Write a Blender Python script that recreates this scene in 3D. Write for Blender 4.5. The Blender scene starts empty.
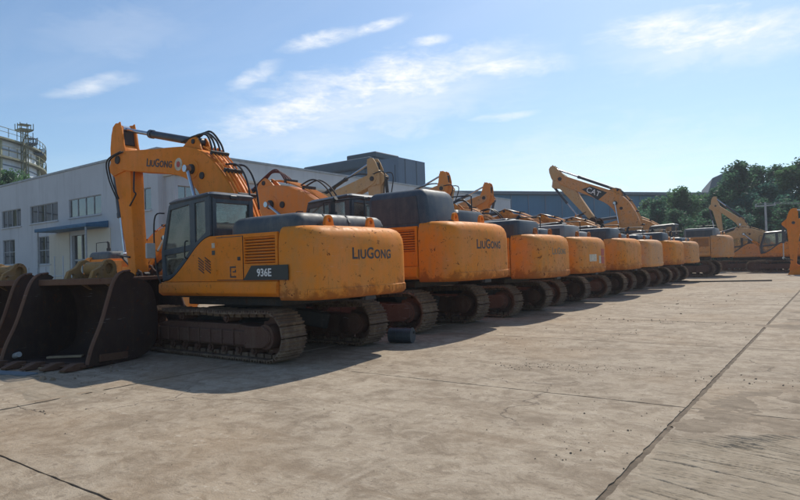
import bpy, bmesh, math, random
from mathutils import Vector, Matrix, noise as mnoise

R = math.radians
rng = random.Random(7)
scene = bpy.context.scene
COL = scene.collection

# ------------------------------------------------------------------ camera
cam_d = bpy.data.cameras.new("camera")
cam = bpy.data.objects.new("camera", cam_d)
COL.objects.link(cam)
cam_d.sensor_width = 36.0
cam_d.lens = 27.0
cam_d.clip_start = 0.1
cam_d.clip_end = 3000
CAM_H = 1.8
cam.matrix_world = (Matrix.Translation((0, 0, CAM_H)) @ Matrix.Rotation(R(36.3), 4, 'Z')
                    @ Matrix.Rotation(R(90 + 1.15), 4, 'X') @ Matrix.Rotation(R(-1.83), 4, 'Z'))
scene.camera = cam

# ------------------------------------------------------------------ sun + sky
SUN_EL, SUN_AZ = 47.0, -10.0          # azimuth from +Y, positive towards +X
sun_dir = Vector((math.sin(R(SUN_AZ)) * math.cos(R(SUN_EL)), math.cos(R(SUN_AZ)) * math.cos(R(SUN_EL)), math.sin(R(SUN_EL))))
sun_d = bpy.data.lights.new("sun", 'SUN')
sun_d.energy = 4.4
sun_d.angle = R(0.53)
sun_d.color = (1.0, 0.93, 0.82)
sun = bpy.data.objects.new("sun", sun_d)
sun.rotation_euler = (-sun_dir).to_track_quat('-Z', 'Y').to_euler()
sun.location = (0, 0, 60)
COL.objects.link(sun)

world = bpy.data.worlds.new("World")
scene.world = world
world.use_nodes = True


def build_world():
    nt = world.node_tree
    N, L = nt.nodes, nt.links
    N.clear()
    out = N.new('ShaderNodeOutputWorld')
    bg = N.new('ShaderNodeBackground')
    sky = N.new('ShaderNodeTexSky')
    sky.sky_type = 'NISHITA'
    sky.sun_disc = False
    sky.sun_elevation = R(SUN_EL)
    sky.sun_rotation = R(SUN_AZ)
    sky.altitude = 50
    sky.air_density = 1.0
    sky.dust_density = 0.8
    sky.ozone_density = 3.0
    bg.inputs['Strength'].default_value = 0.115

    def math_(op, a, b=None, c=None, clamp=False):
        n = N.new('ShaderNodeMath'); n.operation = op; n.use_clamp = clamp
        for i, v in enumerate((a, b, c)):
            if v is None: continue
            if isinstance(v, (int, float)): n.inputs[i].default_value = v
            else: L.new(v, n.inputs[i])
        return n.outputs[0]
    tc = N.new('ShaderNodeTexCoord')
    sep = N.new('ShaderNodeSeparateXYZ'); L.new(tc.outputs['Generated'], sep.inputs[0])
    zc = math_('MAXIMUM', sep.outputs['Z'], 0.03)
    # cirrus layer: direction projected on to a flat sheet above
    px = math_('DIVIDE', sep.outputs['X'], zc)
    py = math_('DIVIDE', sep.outputs['Y'], zc)
    comb = N.new('ShaderNodeCombineXYZ'); L.new(px, comb.inputs[0]); L.new(py, comb.inputs[1])

    def noise(vec, scale, detail, rough, dist=0.0):
        n = N.new('ShaderNodeTexNoise'); n.inputs['Scale'].default_value = scale
        n.inputs['Detail'].default_value = detail; n.inputs['Roughness'].default_value = rough
        n.inputs['Distortion'].default_value = dist
        L.new(vec, n.inputs['Vector']); return n.outputs['Fac']

    def mapping(rot, sc, vec=None):
        m = N.new('ShaderNodeMapping'); m.inputs['Rotation'].default_value[2] = R(rot)
        m.inputs['Scale'].default_value = sc
        L.new(vec or comb.outputs[0], m.inputs['Vector']); return m.outputs[0]
    n_streak = noise(mapping(25, (0.5, 2.2, 1)), 1.6, 8, 0.62, 0.6)
    n_fine = noise(mapping(-20, (1.0, 3.4, 1)), 4.5, 6, 0.62, 0.9)
    n_big = noise(comb.outputs[0], 0.55, 3, 0.5, 0.2)
    # azimuth (from +Y towards +X) and elevation of the direction, as a plane vector
    az = math_('ARCTAN2', sep.outputs['X'], sep.outputs['Y'])
    el = math_('ARCSINE', sep.outputs['Z'])
    ae = N.new('ShaderNodeCombineXYZ'); L.new(az, ae.inputs[0]); L.new(el, ae.inputs[1])
    n_edge = noise(mapping(22, (14, 34, 1), ae.outputs[0]), 1.0, 6, 0.62, 0.4)
    n_ray = noise(mapping(-32, (10, 70, 1), ae.outputs[0]), 1.0, 5, 0.6, 0.6)
    wob = N.new('ShaderNodeCombineXYZ')
    L.new(math_('MULTIPLY', math_('SUBTRACT', n_ray, 0.5), 0.5), wob.inputs[0])
    L.new(math_('MULTIPLY', math_('SUBTRACT', n_edge, 0.5), 1.9), wob.inputs[1])

    def bank(az0, el0, w, h, tilt, dens):
        """one cloud bank of the layer: soft patch round a direction (degrees)"""
        m = N.new('ShaderNodeMapping'); m.vector_type = 'TEXTURE'
        m.inputs['Location'].default_value = (R(az0), R(el0), 0); m.inputs['Rotation'].default_value = (0, 0, R(tilt))
        m.inputs['Scale'].default_value = (R(w), R(h), 1)
        L.new(ae.outputs[0], m.inputs['Vector'])
        v = N.new('ShaderNodeVectorMath'); v.operation = 'ADD'; L.new(m.outputs[0], v.inputs[0]); L.new(wob.outputs[0], v.inputs[1])
        ln = N.new('ShaderNodeVectorMath'); ln.operation = 'LENGTH'; L.new(v.outputs[0], ln.inputs[0])
        r = N.new('ShaderNodeMapRange'); r.interpolation_type = 'SMOOTHSTEP'
        r.inputs['From Min'].default_value = 1.15; r.inputs['From Max'].default_value = 0.1; r.inputs['To Max'].default_value = dens
        L.new(ln.outputs['Value'], r.inputs['Value']); return r.outputs[0]
    n_puff = noise(mapping(12, (22, 52, 1), ae.outputs[0]), 1.0, 10, 0.66, 0.3)
    banks = [(-35.5, 16.9, 14.0, 2.5, 7, 1.0), (-45.5, 14.2, 9.5, 2.2, 16, 0.9), (-26.5, 17.5, 7.5, 1.2, 0, 0.85), (-43.2, 20.5, 4.2, 0.75, 12, 0.9), (-37.5, 21.7, 3.0, 0.55, 14, 0.9), (-32.8, 20.3, 2.2, 0.6, 5, 0.9),
             (-8.5, 18.0, 9.5, 2.0, -9, 1.0), (-12.5, 19.4, 4.0, 1.1, 4, 0.9), (-63, 15.6, 4.0, 0.75, 18, 0.5), (-26, 13.2, 3.5, 0.45, 3, 0.6), (-49.5, 17.2, 3.0, 0.9, 25, 0.6),
             (18, 19, 13, 2.6, 4, 0.9), (-95, 17, 14, 2.8, 6, 0.8), (70, 22, 18, 3, 6, 0.8), (-150, 24, 20, 3, 4, 0.8), (130, 20, 20, 3, 0, 0.8)]
    veils = [(-39.0, 14.6, 17, 3.4, 6, 0.50), (-8.0, 17.0, 11, 2.4, -4, 0.40), (-61, 19.8, 9, 2.4, 10, 0.16), (-20, 8.0, 20, 4.5, 0, 0.30), (-46, 11.5, 12, 2.0, 5, 0.35), (40, 14, 25, 5, 0, 0.3), (-110, 12, 25, 5, 0, 0.3), (170, 14, 40, 6, 0, 0.3)]
    tot = None
    for b in banks:
        f = bank(*b)
        tot = f if tot is None else math_('MAXIMUM', tot, f)
    vt = None
    for b in veils:
        f = bank(*b)
        vt = f if vt is None else math_('MAXIMUM', vt, f)
    tex = math_('ADD', math_('MULTIPLY', n_puff, 0.75), math_('MULTIPLY', n_ray, 0.35))
    rag = math_('MULTIPLY', math_('SUBTRACT', tex, 0.42, clamp=True), 4.0, clamp=True)
    cl = math_('MULTIPLY', math_('POWER', tot, 0.8), math_('ADD', math_('MULTIPLY', rag, 0.75), 0.28), clamp=True)
    cl = math_('MAXIMUM', cl, math_('MULTIPLY', vt, math_('ADD', math_('MULTIPLY', n_streak, 0.8), 0.5)))
    # thin veil everywhere
    veil = math_('MULTIPLY', math_('SUBTRACT', math_('ADD', math_('MULTIPLY', n_big, 0.6), math_('MULTIPLY', n_streak, 0.4)), 0.48, clamp=True), 0.4, clamp=True)
    fac = math_('MAXIMUM', cl, veil)
    mix = N.new('ShaderNodeMix'); mix.data_type = 'RGBA'; mix.blend_type = 'MIX'
    L.new(fac, mix.inputs['Factor'])
    tint = N.new('ShaderNodeMix'); tint.data_type = 'RGBA'; tint.blend_type = 'MULTIPLY'
    tint.inputs['Factor'].default_value = 1.0
    L.new(sky.outputs[0], tint.inputs['A']); tint.inputs['B'].default_value = SKY_TINT
    L.new(tint.outputs['Result'], mix.inputs['A'])
    mix.inputs['B'].default_value = CLOUD
    L.new(mix.outputs['Result'], bg.inputs['Color'])
    L.new(bg.outputs[0], out.inputs['Surface'])


SKY_TINT = (0.98, 1.10, 1.14, 1)
CLOUD = (9.2, 9.35, 9.5, 1)
build_world()

vs = scene.view_settings
vs.view_transform = 'Standard'
vs.look = 'None'
vs.exposure = 0.0
vs.gamma = 1.0
vs.use_curve_mapping = False
scene.render.engine = 'CYCLES'
scene.cycles.max_bounces = 6
scene.cycles.diffuse_bounces = 3
scene.cycles.glossy_bounces = 3
scene.cycles.transparent_max_bounces = 10
world.cycles.sampling_method = 'MANUAL'
world.cycles.sample_map_resolution = 512
scene.render.resolution_x, scene.render.resolution_y = 1024, 640

# ------------------------------------------------------------------ materials
MATS = {}


def node_mat(name):
    m = bpy.data.materials.new(name); m.use_nodes = True
    nt = m.node_tree; nt.nodes.clear()
    out = nt.nodes.new('ShaderNodeOutputMaterial')
    p = nt.nodes.new('ShaderNodeBsdfPrincipled')
    nt.links.new(p.outputs[0], out.inputs['Surface'])
    MATS[name] = m
    return m, nt, p


class NT:
    """tiny helper for wiring nodes"""
    def __init__(s, nt): s.nt = nt; s.N = nt.nodes; s.L = nt.links
    def pos(s, world=False):
        if world:
            return s.N.new('ShaderNodeNewGeometry').outputs['Position']
        return s.N.new('ShaderNodeTexCoord').outputs['Object']
    def mapv(s, v, scale=(1, 1, 1), rot=(0, 0, 0), loc=(0, 0, 0)):
        m = s.N.new('ShaderNodeMapping'); m.inputs['Scale'].default_value = scale
        m.inputs['Rotation'].default_value = rot; m.inputs['Location'].default_value = loc
        s.L.new(v, m.inputs['Vector']); return m.outputs[0]
    def noise(s, v, scale, detail=5, rough=0.6, dist=0.0):
        n = s.N.new('ShaderNodeTexNoise'); n.inputs['Scale'].default_value = scale
        n.inputs['Detail'].default_value = detail; n.inputs['Roughness'].default_value = rough
        n.inputs['Distortion'].default_value = dist
        s.L.new(v, n.inputs['Vector']); return n.outputs['Fac']
    def voro(s, v, scale, feature='F1'):
        n = s.N.new('ShaderNodeTexVoronoi'); n.inputs['Scale'].default_value = scale; n.feature = feature
        s.L.new(v, n.inputs['Vector']); return n.outputs['Distance']
    def ramp(s, f, a, b):
        n = s.N.new('ShaderNodeMapRange'); n.inputs['From Min'].default_value = a; n.inputs['From Max'].default_value = b
        n.interpolation_type = 'SMOOTHSTEP'
        s.L.new(f, n.inputs['Value']); return n.outputs[0]
    def m(s, op, a, b=None):
        n = s.N.new('ShaderNodeMath'); n.operation = op
        for i, v in enumerate((a, b)):
            if v is None: continue
            if isinstance(v, (int, float)): n.inputs[i].default_value = v
            else: s.L.new(v, n.inputs[i])
        return n.outputs[0]
    def mix(s, fac, a, b, mode='MIX'):
        n = s.N.new('ShaderNodeMix'); n.data_type = 'RGBA'; n.blend_type = mode
        if isinstance(fac, (int, float)): n.inputs['Factor'].default_value = fac
        else: s.L.new(fac, n.inputs['Factor'])
        for k, v in (('A', a), ('B', b)):
            if isinstance(v, tuple): n.inputs[k].default_value = (*v[:3], 1)
            else: s.L.new(v, n.inputs[k])
        return n.outputs['Result']
    def bump(s, h, strength, dist, p):
        n = s.N.new('ShaderNodeBump'); n.inputs['Strength'].default_value = strength; n.inputs['Distance'].default_value = dist
        s.L.new(h, n.inputs['Height']); s.L.new(n.outputs[0], p.inputs['Normal'])
    def sep(s, v):
        n = s.N.new('ShaderNodeSeparateXYZ'); s.L.new(v, n.inputs[0]); return n.outputs
    def rnd(s):
        return s.N.new('ShaderNodeObjectInfo').outputs['Random']


def paint_mat(name, col, dust=(0.42, 0.33, 0.22), dust_amt=0.35, rust=(0.09, 0.035, 0.018), rust_amt=0.2, rough=0.5, fade=0.25, spec=0.4, scale=1.0, low_rust=None):
    m, nt, p = node_mat(name); h = NT(nt)
    v = h.pos(True)
    big = h.noise(v, 0.9 * scale, 4, 0.6)
    med = h.noise(v, 4.0 * scale, 6, 0.65, 0.3)
    fine = h.noise(v, 26 * scale, 5, 0.7)
    drip = h.noise(h.mapv(v, (7 * scale, 7 * scale, 0.8 * scale)), 1.0, 5, 0.65)
    faded = tuple(min(1, c * 0.72 + 0.13) for c in col)
    c1 = h.mix(h.m('MULTIPLY', h.ramp(big, 0.35, 0.7), fade), tuple(col), faded)
    d = h.m('MULTIPLY', h.ramp(h.m('ADD', h.m('MULTIPLY', med, 0.5), h.m('MULTIPLY', drip, 0.5)), 0.40, 0.68), dust_amt)
    c2 = h.mix(d, c1, tuple(dust))
    c2 = h.mix(h.m('MULTIPLY', h.ramp(fine, 0.5, 0.8), 0.25), c2, tuple(x * 0.55 for x in col))
    r = h.m('MULTIPLY', h.m('MULTIPLY', h.ramp(h.noise(v, 9.0 * scale, 7, 0.7, 0.8), 0.585, 0.64), h.ramp(med, 0.42, 0.58)), rust_amt * 3)
    rr = h.m('MINIMUM', h.m('ADD', r, h.m('MULTIPLY', h.ramp(drip, 0.64, 0.76), rust_amt)), 1.0)
    # scratches through the paint and pale scuffs
    sc1 = h.noise(h.mapv(v, (3 * scale, 3 * scale, 38 * scale), (R(25), R(20), 0)), 1.0, 3, 0.6, 0.3)
    sc2 = h.noise(h.mapv(v, (30 * scale, 30 * scale, 2.5 * scale), (R(12), 0, 0)), 1.0, 3, 0.6, 0.3)
    c2 = h.mix(h.m('MULTIPLY', h.m('MULTIPLY', h.ramp(sc1, 0.67, 0.71), h.ramp(big, 0.42, 0.6)), min(1, dust_amt * 1.3)), c2, tuple(min(1, x * .6 + .22) for x in col))
    rr = h.m('MAXIMUM', rr, h.m('MULTIPLY', h.m('MULTIPLY', h.ramp(sc2, 0.66, 0.72), h.ramp(med, 0.45, 0.6)), min(1, rust_amt * 2)))
    if low_rust:
        z = h.sep(h.pos(False))[2]
        zz = h.m('ADD', z, h.m('MULTIPLY', h.m('SUBTRACT', med, 0.5), 1.3))
        lr = h.m('MULTIPLY', h.m('SUBTRACT', 1.0, h.ramp(zz, low_rust[0], low_rust[1])), 0.6)
        rr = h.m('MAXIMUM', rr, lr)
    c3 = h.mix(rr, c2, tuple(rust))
    nt.links.new(c3, p.inputs['Base Color'])
    ro = h.m('ADD', h.m('MULTIPLY', d, 0.5), rough)
    ro = h.m('MINIMUM', h.m('ADD', ro, h.m('MULTIPLY', rr, 0.3)), 0.95)
    nt.links.new(ro, p.inputs['Roughness'])
    p.inputs['Specular IOR Level'].default_value = spec
    h.bump(h.m('ADD', h.m('MULTIPLY', fine, 0.4), h.m('ADD', h.m('MULTIPLY', med, 0.3), h.m('MULTIPLY', rr, 0.4))), 0.25, 0.01, p)
    return m


def plain_mat(name, col, rough=0.6, metal=0.0, var=0.25, scale=3.0, bump=0.1):
    m, nt, p = node_mat(name); h = NT(nt)
    v = h.pos(True)
    n1 = h.noise(v, scale, 6, 0.65); n2 = h.noise(v, scale * 9, 4, 0.6)
    f = h.m('ADD', h.m('MULTIPLY', n1, 0.7), h.m('MULTIPLY', n2, 0.3))
    c = h.mix(h.ramp(f, 0.3, 0.7), tuple(x * (1 - var) for x in col), tuple(min(1, x * (1 + var)) for x in col))
    nt.links.new(c, p.inputs['Base Color'])
    p.inputs['Roughness'].default_value = rough; p.inputs['Metallic'].default_value = metal
    if bump: h.bump(f, bump, 0.01, p)
    return m


def glass_mat(name, tint=(0.75, 0.85, 0.85), refl=0.12, dirt=0.12):
    m = bpy.data.materials.new(name); m.use_nodes = True; MATS[name] = m
    nt = m.node_tree; nt.nodes.clear(); h = NT(nt)
    out = nt.nodes.new('ShaderNodeOutputMaterial')
    tr = nt.nodes.new('ShaderNodeBsdfTransparent'); tr.inputs[0].default_value = (*tint, 1)
    gl = nt.nodes.new('ShaderNodeBsdfGlossy'); gl.inputs['Roughness'].default_value = 0.03
    df = nt.nodes.new('ShaderNodeBsdfDiffuse'); df.inputs[0].default_value = (0.45, 0.42, 0.36, 1)
    fr = nt.nodes.new('ShaderNodeFresnel'); fr.inputs[0].default_value = 1.5
    a = nt.nodes.new('ShaderNodeMixShader'); b = nt.nodes.new('ShaderNodeMixShader')
    nt.links.new(h.m('ADD', fr.outputs[0], refl * 0.5), a.inputs[0])
    nt.links.new(tr.outputs[0], a.inputs[1]); nt.links.new(gl.outputs[0], a.inputs[2])
    nt.links.new(h.m('MULTIPLY', h.ramp(h.noise(h.pos(True), 3, 5, 0.7), 0.3, 0.75), dirt * 2), b.inputs[0])
    nt.links.new(a.outputs[0], b.inputs[1]); nt.links.new(df.outputs[0], b.inputs[2])
    nt.links.new(b.outputs[0], out.inputs['Surface'])
    return m


YEL = (0.76, 0.222, 0.012)
paint_mat('yellow_a', YEL, dust_amt=0.34, rust_amt=0.16, fade=0.2, dust=(0.42, 0.19, 0.045), spec=0.12)
paint_mat('yellow_cw', (0.74, 0.235, 0.016), spec=0.14, dust_amt=0.5, rust=(0.15, 0.048, 0.02), rust_amt=0.42, fade=0.35, dust=(0.46, 0.25, 0.085), low_rust=(1.18, 1.45))
paint_mat('yellow_b', (0.70, 0.24, 0.022), spec=0.14, dust_amt=0.6, rust=(0.17, 0.052, 0.022), rust_amt=0.9, fade=0.45, dust=(0.45, 0.26, 0.10), low_rust=(1.2, 1.55))
paint_mat('yellow_worn', (0.62, 0.25, 0.042), dust_amt=0.5, rust_amt=0.6, fade=0.5, dust=(0.46, 0.35, 0.24))
paint_mat('orange_new', (0.74, 0.24, 0.018), dust_amt=0.25, rust_amt=0.06, fade=0.1)
paint_mat('tan_arm', (0.52, 0.30, 0.11), dust_amt=0.5, rust_amt=0.35, fade=0.4, dust=(0.5, 0.4, 0.28))
paint_mat('cab_blue', (0.026, 0.042, 0.060), dust=(0.2, 0.2, 0.18), dust_amt=0.25, rust_amt=0.03, rough=0.42, fade=0.1)
paint_mat('hood_grey', (0.05, 0.062, 0.072), dust=(0.26, 0.25, 0.22), dust_amt=0.35, rust_amt=0.05, rough=0.5, fade=0.2)
paint_mat('hood_blue', (0.032, 0.052, 0.072), dust=(0.2, 0.21, 0.2), dust_amt=0.3, rust_amt=0.03, rough=0.5, fade=0.2)
paint_mat('hood_pale', (0.16, 0.18, 0.19), dust=(0.3, 0.28, 0.24), dust_amt=0.4, rust_amt=0.06, rough=0.55, fade=0.2)
paint_mat('track_steel', (0.13, 0.085, 0.058), dust=(0.27, 0.20, 0.135), dust_amt=0.85, rust_amt=0.35, rough=0.75, fade=0.1, spec=0.25)
paint_mat('track_rust', (0.11, 0.055, 0.038), dust=(0.17, 0.12, 0.085), dust_amt=0.55, rust_amt=0.5, rough=0.8, fade=0.1, spec=0.2)
paint_mat('dark_steel', (0.03, 0.03, 0.032), dust=(0.13, 0.11, 0.09), dust_amt=0.5, rust_amt=0.15, rough=0.65, fade=0.1)
paint_mat('bucket_rust', (0.040, 0.022, 0.017), dust=(0.085, 0.058, 0.04), dust_amt=0.6, rust=(0.09, 0.036, 0.016), rust_amt=0.5, rough=0.8, fade=0.1, spec=0.25)
paint_mat('bucket_ochre', (0.30, 0.17, 0.05), dust=(0.26, 0.2, 0.13), dust_amt=0.6, rust=(0.1, 0.05, 0.025), rust_amt=0.5, rough=0.75, fade=0.2)
paint_mat('bucket_edge', (0.115, 0.055, 0.032), dust=(0.17, 0.11, 0.07), dust_amt=0.6, rust=(0.10, 0.04, 0.02), rust_amt=0.5, rough=0.7, fade=0.1, spec=0.3)
plain_mat('chrome', (0.42, 0.45, 0.5), 0.22, 0.9, 0.15)
plain_mat('cylinder_grey', (0.05, 0.06, 0.075), 0.45, 0.2, 0.3)
plain_mat('hose_black', (0.012, 0.012, 0.013), 0.5, 0, 0.3)
plain_mat('hose_red', (0.10, 0.022, 0.022), 0.6, 0, 0.3)
plain_mat('plate_black', (0.012, 0.018, 0.02), 0.4, 0, 0.2)
plain_mat('letter_dark', (0.035, 0.03, 0.035), 0.5, 0, 0.3)
plain_mat('letter_faded', (0.22, 0.16, 0.09), 0.6, 0, 0.2)
plain_mat('letter_white', (0.75, 0.75, 0.73), 0.5, 0, 0.1)
plain_mat('sticker_white', (0.52, 0.46, 0.36), 0.6, 0, 0.35, 7)
plain_mat('sticker_red', (0.40, 0.045, 0.03), 0.5, 0, 0.2)
plain_mat('seat_grey', (0.10, 0.10, 0.105), 0.8, 0, 0.2)
plain_mat('seat_pale', (0.5, 0.5, 0.48), 0.7, 0, 0.15)
plain_mat('panel_pale', (0.42, 0.43, 0.42), 0.6, 0, 0.15)
plain_mat('wood', (0.34, 0.25, 0.15), 0.8, 0, 0.3, 6)
plain_mat('drum_grey', (0.03, 0.042, 0.052), 0.45, 0, 0.35)
plain_mat('sheet_blue', (0.13, 0.17, 0.20), 0.55, 0, 0.15)
glass_mat('cab_glass', (0.90, 0.95, 0.93), 0.10, 0.16)
glass_mat('pane_dark', (0.10, 0.17, 0.22), 0.45, 0.05)

# ------------------------------------------------------------------ mesh helpers


class MB:
    def __init__(s): s.v = []; s.f = []
    def add(s, vs_, fs):
        o = len(s.v); s.v += [tuple(v) for v in vs_]; s.f += [tuple(i + o for i in f) for f in fs]; return s
    def box(s, x0, x1, y0, y1, z0, z1, mat=None):
        vs_ = [Vector(p) for p in ((x0, y0, z0), (x1, y0, z0), (x1, y1, z0), (x0, y1, z0), (x0, y0, z1), (x1, y0, z1), (x1, y1, z1), (x0, y1, z1))]
        if mat is not None: vs_ = [mat @ v for v in vs_]
        return s.add(vs_, [(0, 3, 2, 1), (4, 5, 6, 7), (0, 1, 5, 4), (1, 2, 6, 5), (2, 3, 7, 6), (3, 0, 4, 7)])
    def bar(s, p0, p1, w, h, up=(0, 0, 1)):
        p0, p1 = Vector(p0), Vector(p1); d = (p1 - p0); ln = d.length; d.normalize()
        side = d.cross(Vector(up))
        if side.length < 1e-4: side = d.cross(Vector((0, 1, 0)))
        side.normalize(); u = side.cross(d)
        vs_ = []
        for p in (p0, p1):
            for a, b in ((-1, -1), (1, -1), (1, 1), (-1, 1)):
                vs_.append(p + side * a * w / 2 + u * b * h / 2)
        return s.add(vs_, [(0, 1, 2, 3), (7, 6, 5, 4), (0, 4, 5, 1), (1, 5, 6, 2), (2, 6, 7, 3), (3, 7, 4, 0)])
    def cyl(s, p0, p1, r, n=16, r2=None):
        p0, p1 = Vector(p0), Vector(p1); d = (p1 - p0).normalized(); r2 = r if r2 is None else r2
        a = d.cross(Vector((0, 0, 1)))
        if a.length < 1e-4: a = d.cross(Vector((0, 1, 0)))
        a.normalize(); b = d.cross(a)
        vs_ = []
        for p, rr in ((p0, r), (p1, r2)):
            for i in range(n):
                t = 2 * math.pi * i / n; vs_.append(p + (a * math.cos(t) + b * math.sin(t)) * rr)
        fs = [(i, i + n, (i + 1) % n + n, (i + 1) % n) for i in range(n)]
        fs += [tuple(range(n)), tuple(range(2 * n - 1, n - 1, -1))]
        return s.add(vs_, fs)
    def tube(s, pts, r, n=8):
        pts = [Vector(p) for p in pts]; rings = []
        ref = Vector((0.13, 0.97, 0.21)).normalized()
        for i, p in enumerate(pts):
            d = (pts[min(i + 1, len(pts) - 1)] - pts[max(i - 1, 0)]).normalized()
            a = d.cross(ref).normalized(); b = d.cross(a)
            rr = r[i] if isinstance(r, (list, tuple)) else r
            rings.append([p + (a * math.cos(2 * math.pi * k / n) + b * math.sin(2 * math.pi * k / n)) * rr for k in range(n)])
        vs_ = [v for rg in rings for v in rg]; fs = []
        for i in range(len(pts) - 1):
            for k in range(n):
                fs.append((i * n + k, (i + 1) * n + k, (i + 1) * n + (k + 1) % n, i * n + (k + 1) % n))
        fs += [tuple(range(n)), tuple(range(len(vs_) - 1, len(vs_) - n - 1, -1))]
        return s.add(vs_, fs)
    def prism(s, poly, y0, y1, plane='xz'):
        n = len(poly)
        def P(a, b, c):
            return {'xz': (a, c, b), 'xy': (a, b, c), 'yz': (c, a, b)}[plane]
        vs_ = [P(a, b, y0) for a, b in poly] + [P(a, b, y1) for a, b in poly]
        fs = [tuple(range(n)), tuple(range(2 * n - 1, n - 1, -1))] + [(i, i + n, (i + 1) % n + n, (i + 1) % n) for i in range(n)]
        return s.add(vs_, fs)
    def loft(s, rings):
        n = len(rings[0]); vs_ = [v for r_ in rings for v in r_]; fs = []
        for i in range(len(rings) - 1):
            for k in range(n):
                fs.append((i * n + k, i * n + (k + 1) % n, (i + 1) * n + (k + 1) % n, (i + 1) * n + k))
        fs += [tuple(range(n - 1, -1, -1)), tuple(range((len(rings) - 1) * n, len(rings) * n))]
        return s.add(vs_, fs)
    def mesh(s, name, bevel=0.0, seg=1, smooth=32):
        bm = bmesh.new()
        vv = [bm.verts.new(v) for v in s.v]
        for f in s.f:
            try: bm.faces.new([vv[i] for i in f])
            except ValueError: pass
        bmesh.ops.recalc_face_normals(bm, faces=bm.faces)
        if bevel > 0:
            es = [e for e in bm.edges if len(e.link_faces) == 2 and e.calc_face_angle(0) > R(35)]
            bmesh.ops.bevel(bm, geom=es, offset=bevel, segments=seg, affect='EDGES', profile=0.5, clamp_overlap=True)
        me = bpy.data.meshes.new(name)
        bm.to_mesh(me); bm.free()
        if smooth:
            me.polygons.foreach_set('use_smooth', [True] * len(me.polygons))
            me.set_sharp_from_angle(angle=R(smooth))
        return me


def obj(name, me, mat=None, parent=None, loc=None, rot=None, scale=None, mw=None):
    o = bpy.data.objects.new(name, me); COL.objects.link(o)
    if mat is not None and me is not None and len(me.materials) == 0:
        me.materials.append(MATS[mat] if isinstance(mat, str) else mat)
    elif mat is not None and me is not None:
        mm = MATS[mat] if isinstance(mat, str) else mat
        if me.materials[0] != mm:
            o.material_slots[0].link = 'OBJECT'; o.material_slots[0].material = mm
    if parent is not None: o.parent = parent
    if mw is not None: o.matrix_basis = mw
    if loc is not None: o.location = loc
    if rot is not None: o.rotation_euler = rot
    if scale is not None: o.scale = scale
    return o


CACHE = {}


def cached(key, fn):
    if key not in CACHE: CACHE[key] = fn()
    return CACHE[key]


def tag(o, label, cat, group=None, kind=None):
    if label: o['label'] = label
    if cat: o['category'] = cat
    if group: o['group'] = group
    if kind: o['kind'] = kind
    return o


def empty(name, loc=(0, 0, 0), rz=0.0):
    o = bpy.data.objects.new(name, None); COL.objects.link(o)
    o.location = loc; o.rotation_euler = (0, 0, rz); o.empty_display_size = 0.3
    return o


def structure(o): o['kind'] = 'structure'; return o


def curve_plate(name, outline, holes, half, bevel=0.0, mat4=None, smooth=30):
    """flat plate with holes: 2D outline in (x,y), thickness 2*half along z, then mat4"""
    cu = bpy.data.curves.new(name, 'CURVE'); cu.dimensions = '2D'; cu.fill_mode = 'BOTH'
    cu.extrude = max(half - bevel, 0.0005); cu.bevel_depth = bevel; cu.bevel_resolution = 1 if bevel else 0
    cu.offset = -bevel
    for lp in [outline] + list(holes):
        sp = cu.splines.new('POLY'); sp.points.add(len(lp) - 1); sp.use_cyclic_u = True
        for i, p in enumerate(lp): sp.points[i].co = (p[0], p[1], 0, 1)
    o = bpy.data.objects.new('tmp', cu); COL.objects.link(o)
    dg = bpy.context.evaluated_depsgraph_get()
    me = bpy.data.meshes.new_from_object(o.evaluated_get(dg)); me.name = name
    bpy.data.objects.remove(o); bpy.data.curves.remove(cu)
    if mat4 is not None: me.transform(mat4)
    me.materials.clear()
    me.polygons.foreach_set('use_smooth', [True] * len(me.polygons)); me.set_sharp_from_angle(angle=R(smooth))
    return me


def text_mesh(s, size, depth=0.004, bold=0.0, small_caps=False, spacing=1.0, align='CENTER'):
    cu = bpy.data.curves.new('text', 'FONT'); cu.body = s; cu.size = size; cu.extrude = depth; cu.offset = bold
    cu.align_x = align; cu.align_y = 'CENTER'; cu.space_character = spacing; cu.resolution_u = 3
    if small_caps:
        for bf in cu.body_format: bf.use_small_caps = True
        cu.small_caps_scale = 0.8
    o = bpy.data.objects.new('tmp', cu); COL.objects.link(o)
    dg = bpy.context.evaluated_depsgraph_get()
    me = bpy.data.meshes.new_from_object(o.evaluated_get(dg)); me.name = 'lettering'
    bpy.data.objects.remove(o); bpy.data.curves.remove(cu)
    me.materials.clear()
    return me


def axes(x, y, z, o=(0, 0, 0)):
    m = Matrix.Identity(4)
    for i, c in enumerate((x, y, z)):
        for k in range(3): m[k][i] = c[k]
    for k in range(3): m[k][3] = o[k]
    return m


TO_LEFT = axes((-1, 0, 0), (0, 0, 1), (0, 1, 0))      # text read from the machine's left
TO_RIGHT = axes((1, 0, 0), (0, 0, 1), (0, -1, 0))
TO_REAR = axes((0, -1, 0), (0, 0, 1), (-1, 0, 0))
XZ = axes((1, 0, 0), (0, 0, 1), (0, -1, 0))           # plate drawn in (x,z), thickness along y
YZ = axes((0, 1, 0), (0, 0, 1), (1, 0, 0))            # plate drawn in (y,z), thickness along x


def arc(cx, cz, r, a0, a1, n):
    return [(cx + r * math.cos(R(a0 + (a1 - a0) * i / n)), cz + r * math.sin(R(a0 + (a1 - a0) * i / n))) for i in range(n + 1)]


def round_rect(x0, x1, y0, y1, r, n=4):
    return (arc(x1 - r, y1 - r, r, 0, 90, n) + arc(x0 + r, y1 - r, r, 90, 180, n) + arc(x0 + r, y0 + r, r, 180, 270, n) + arc(x1 - r, y0 + r, r, 270, 360, n))


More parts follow.
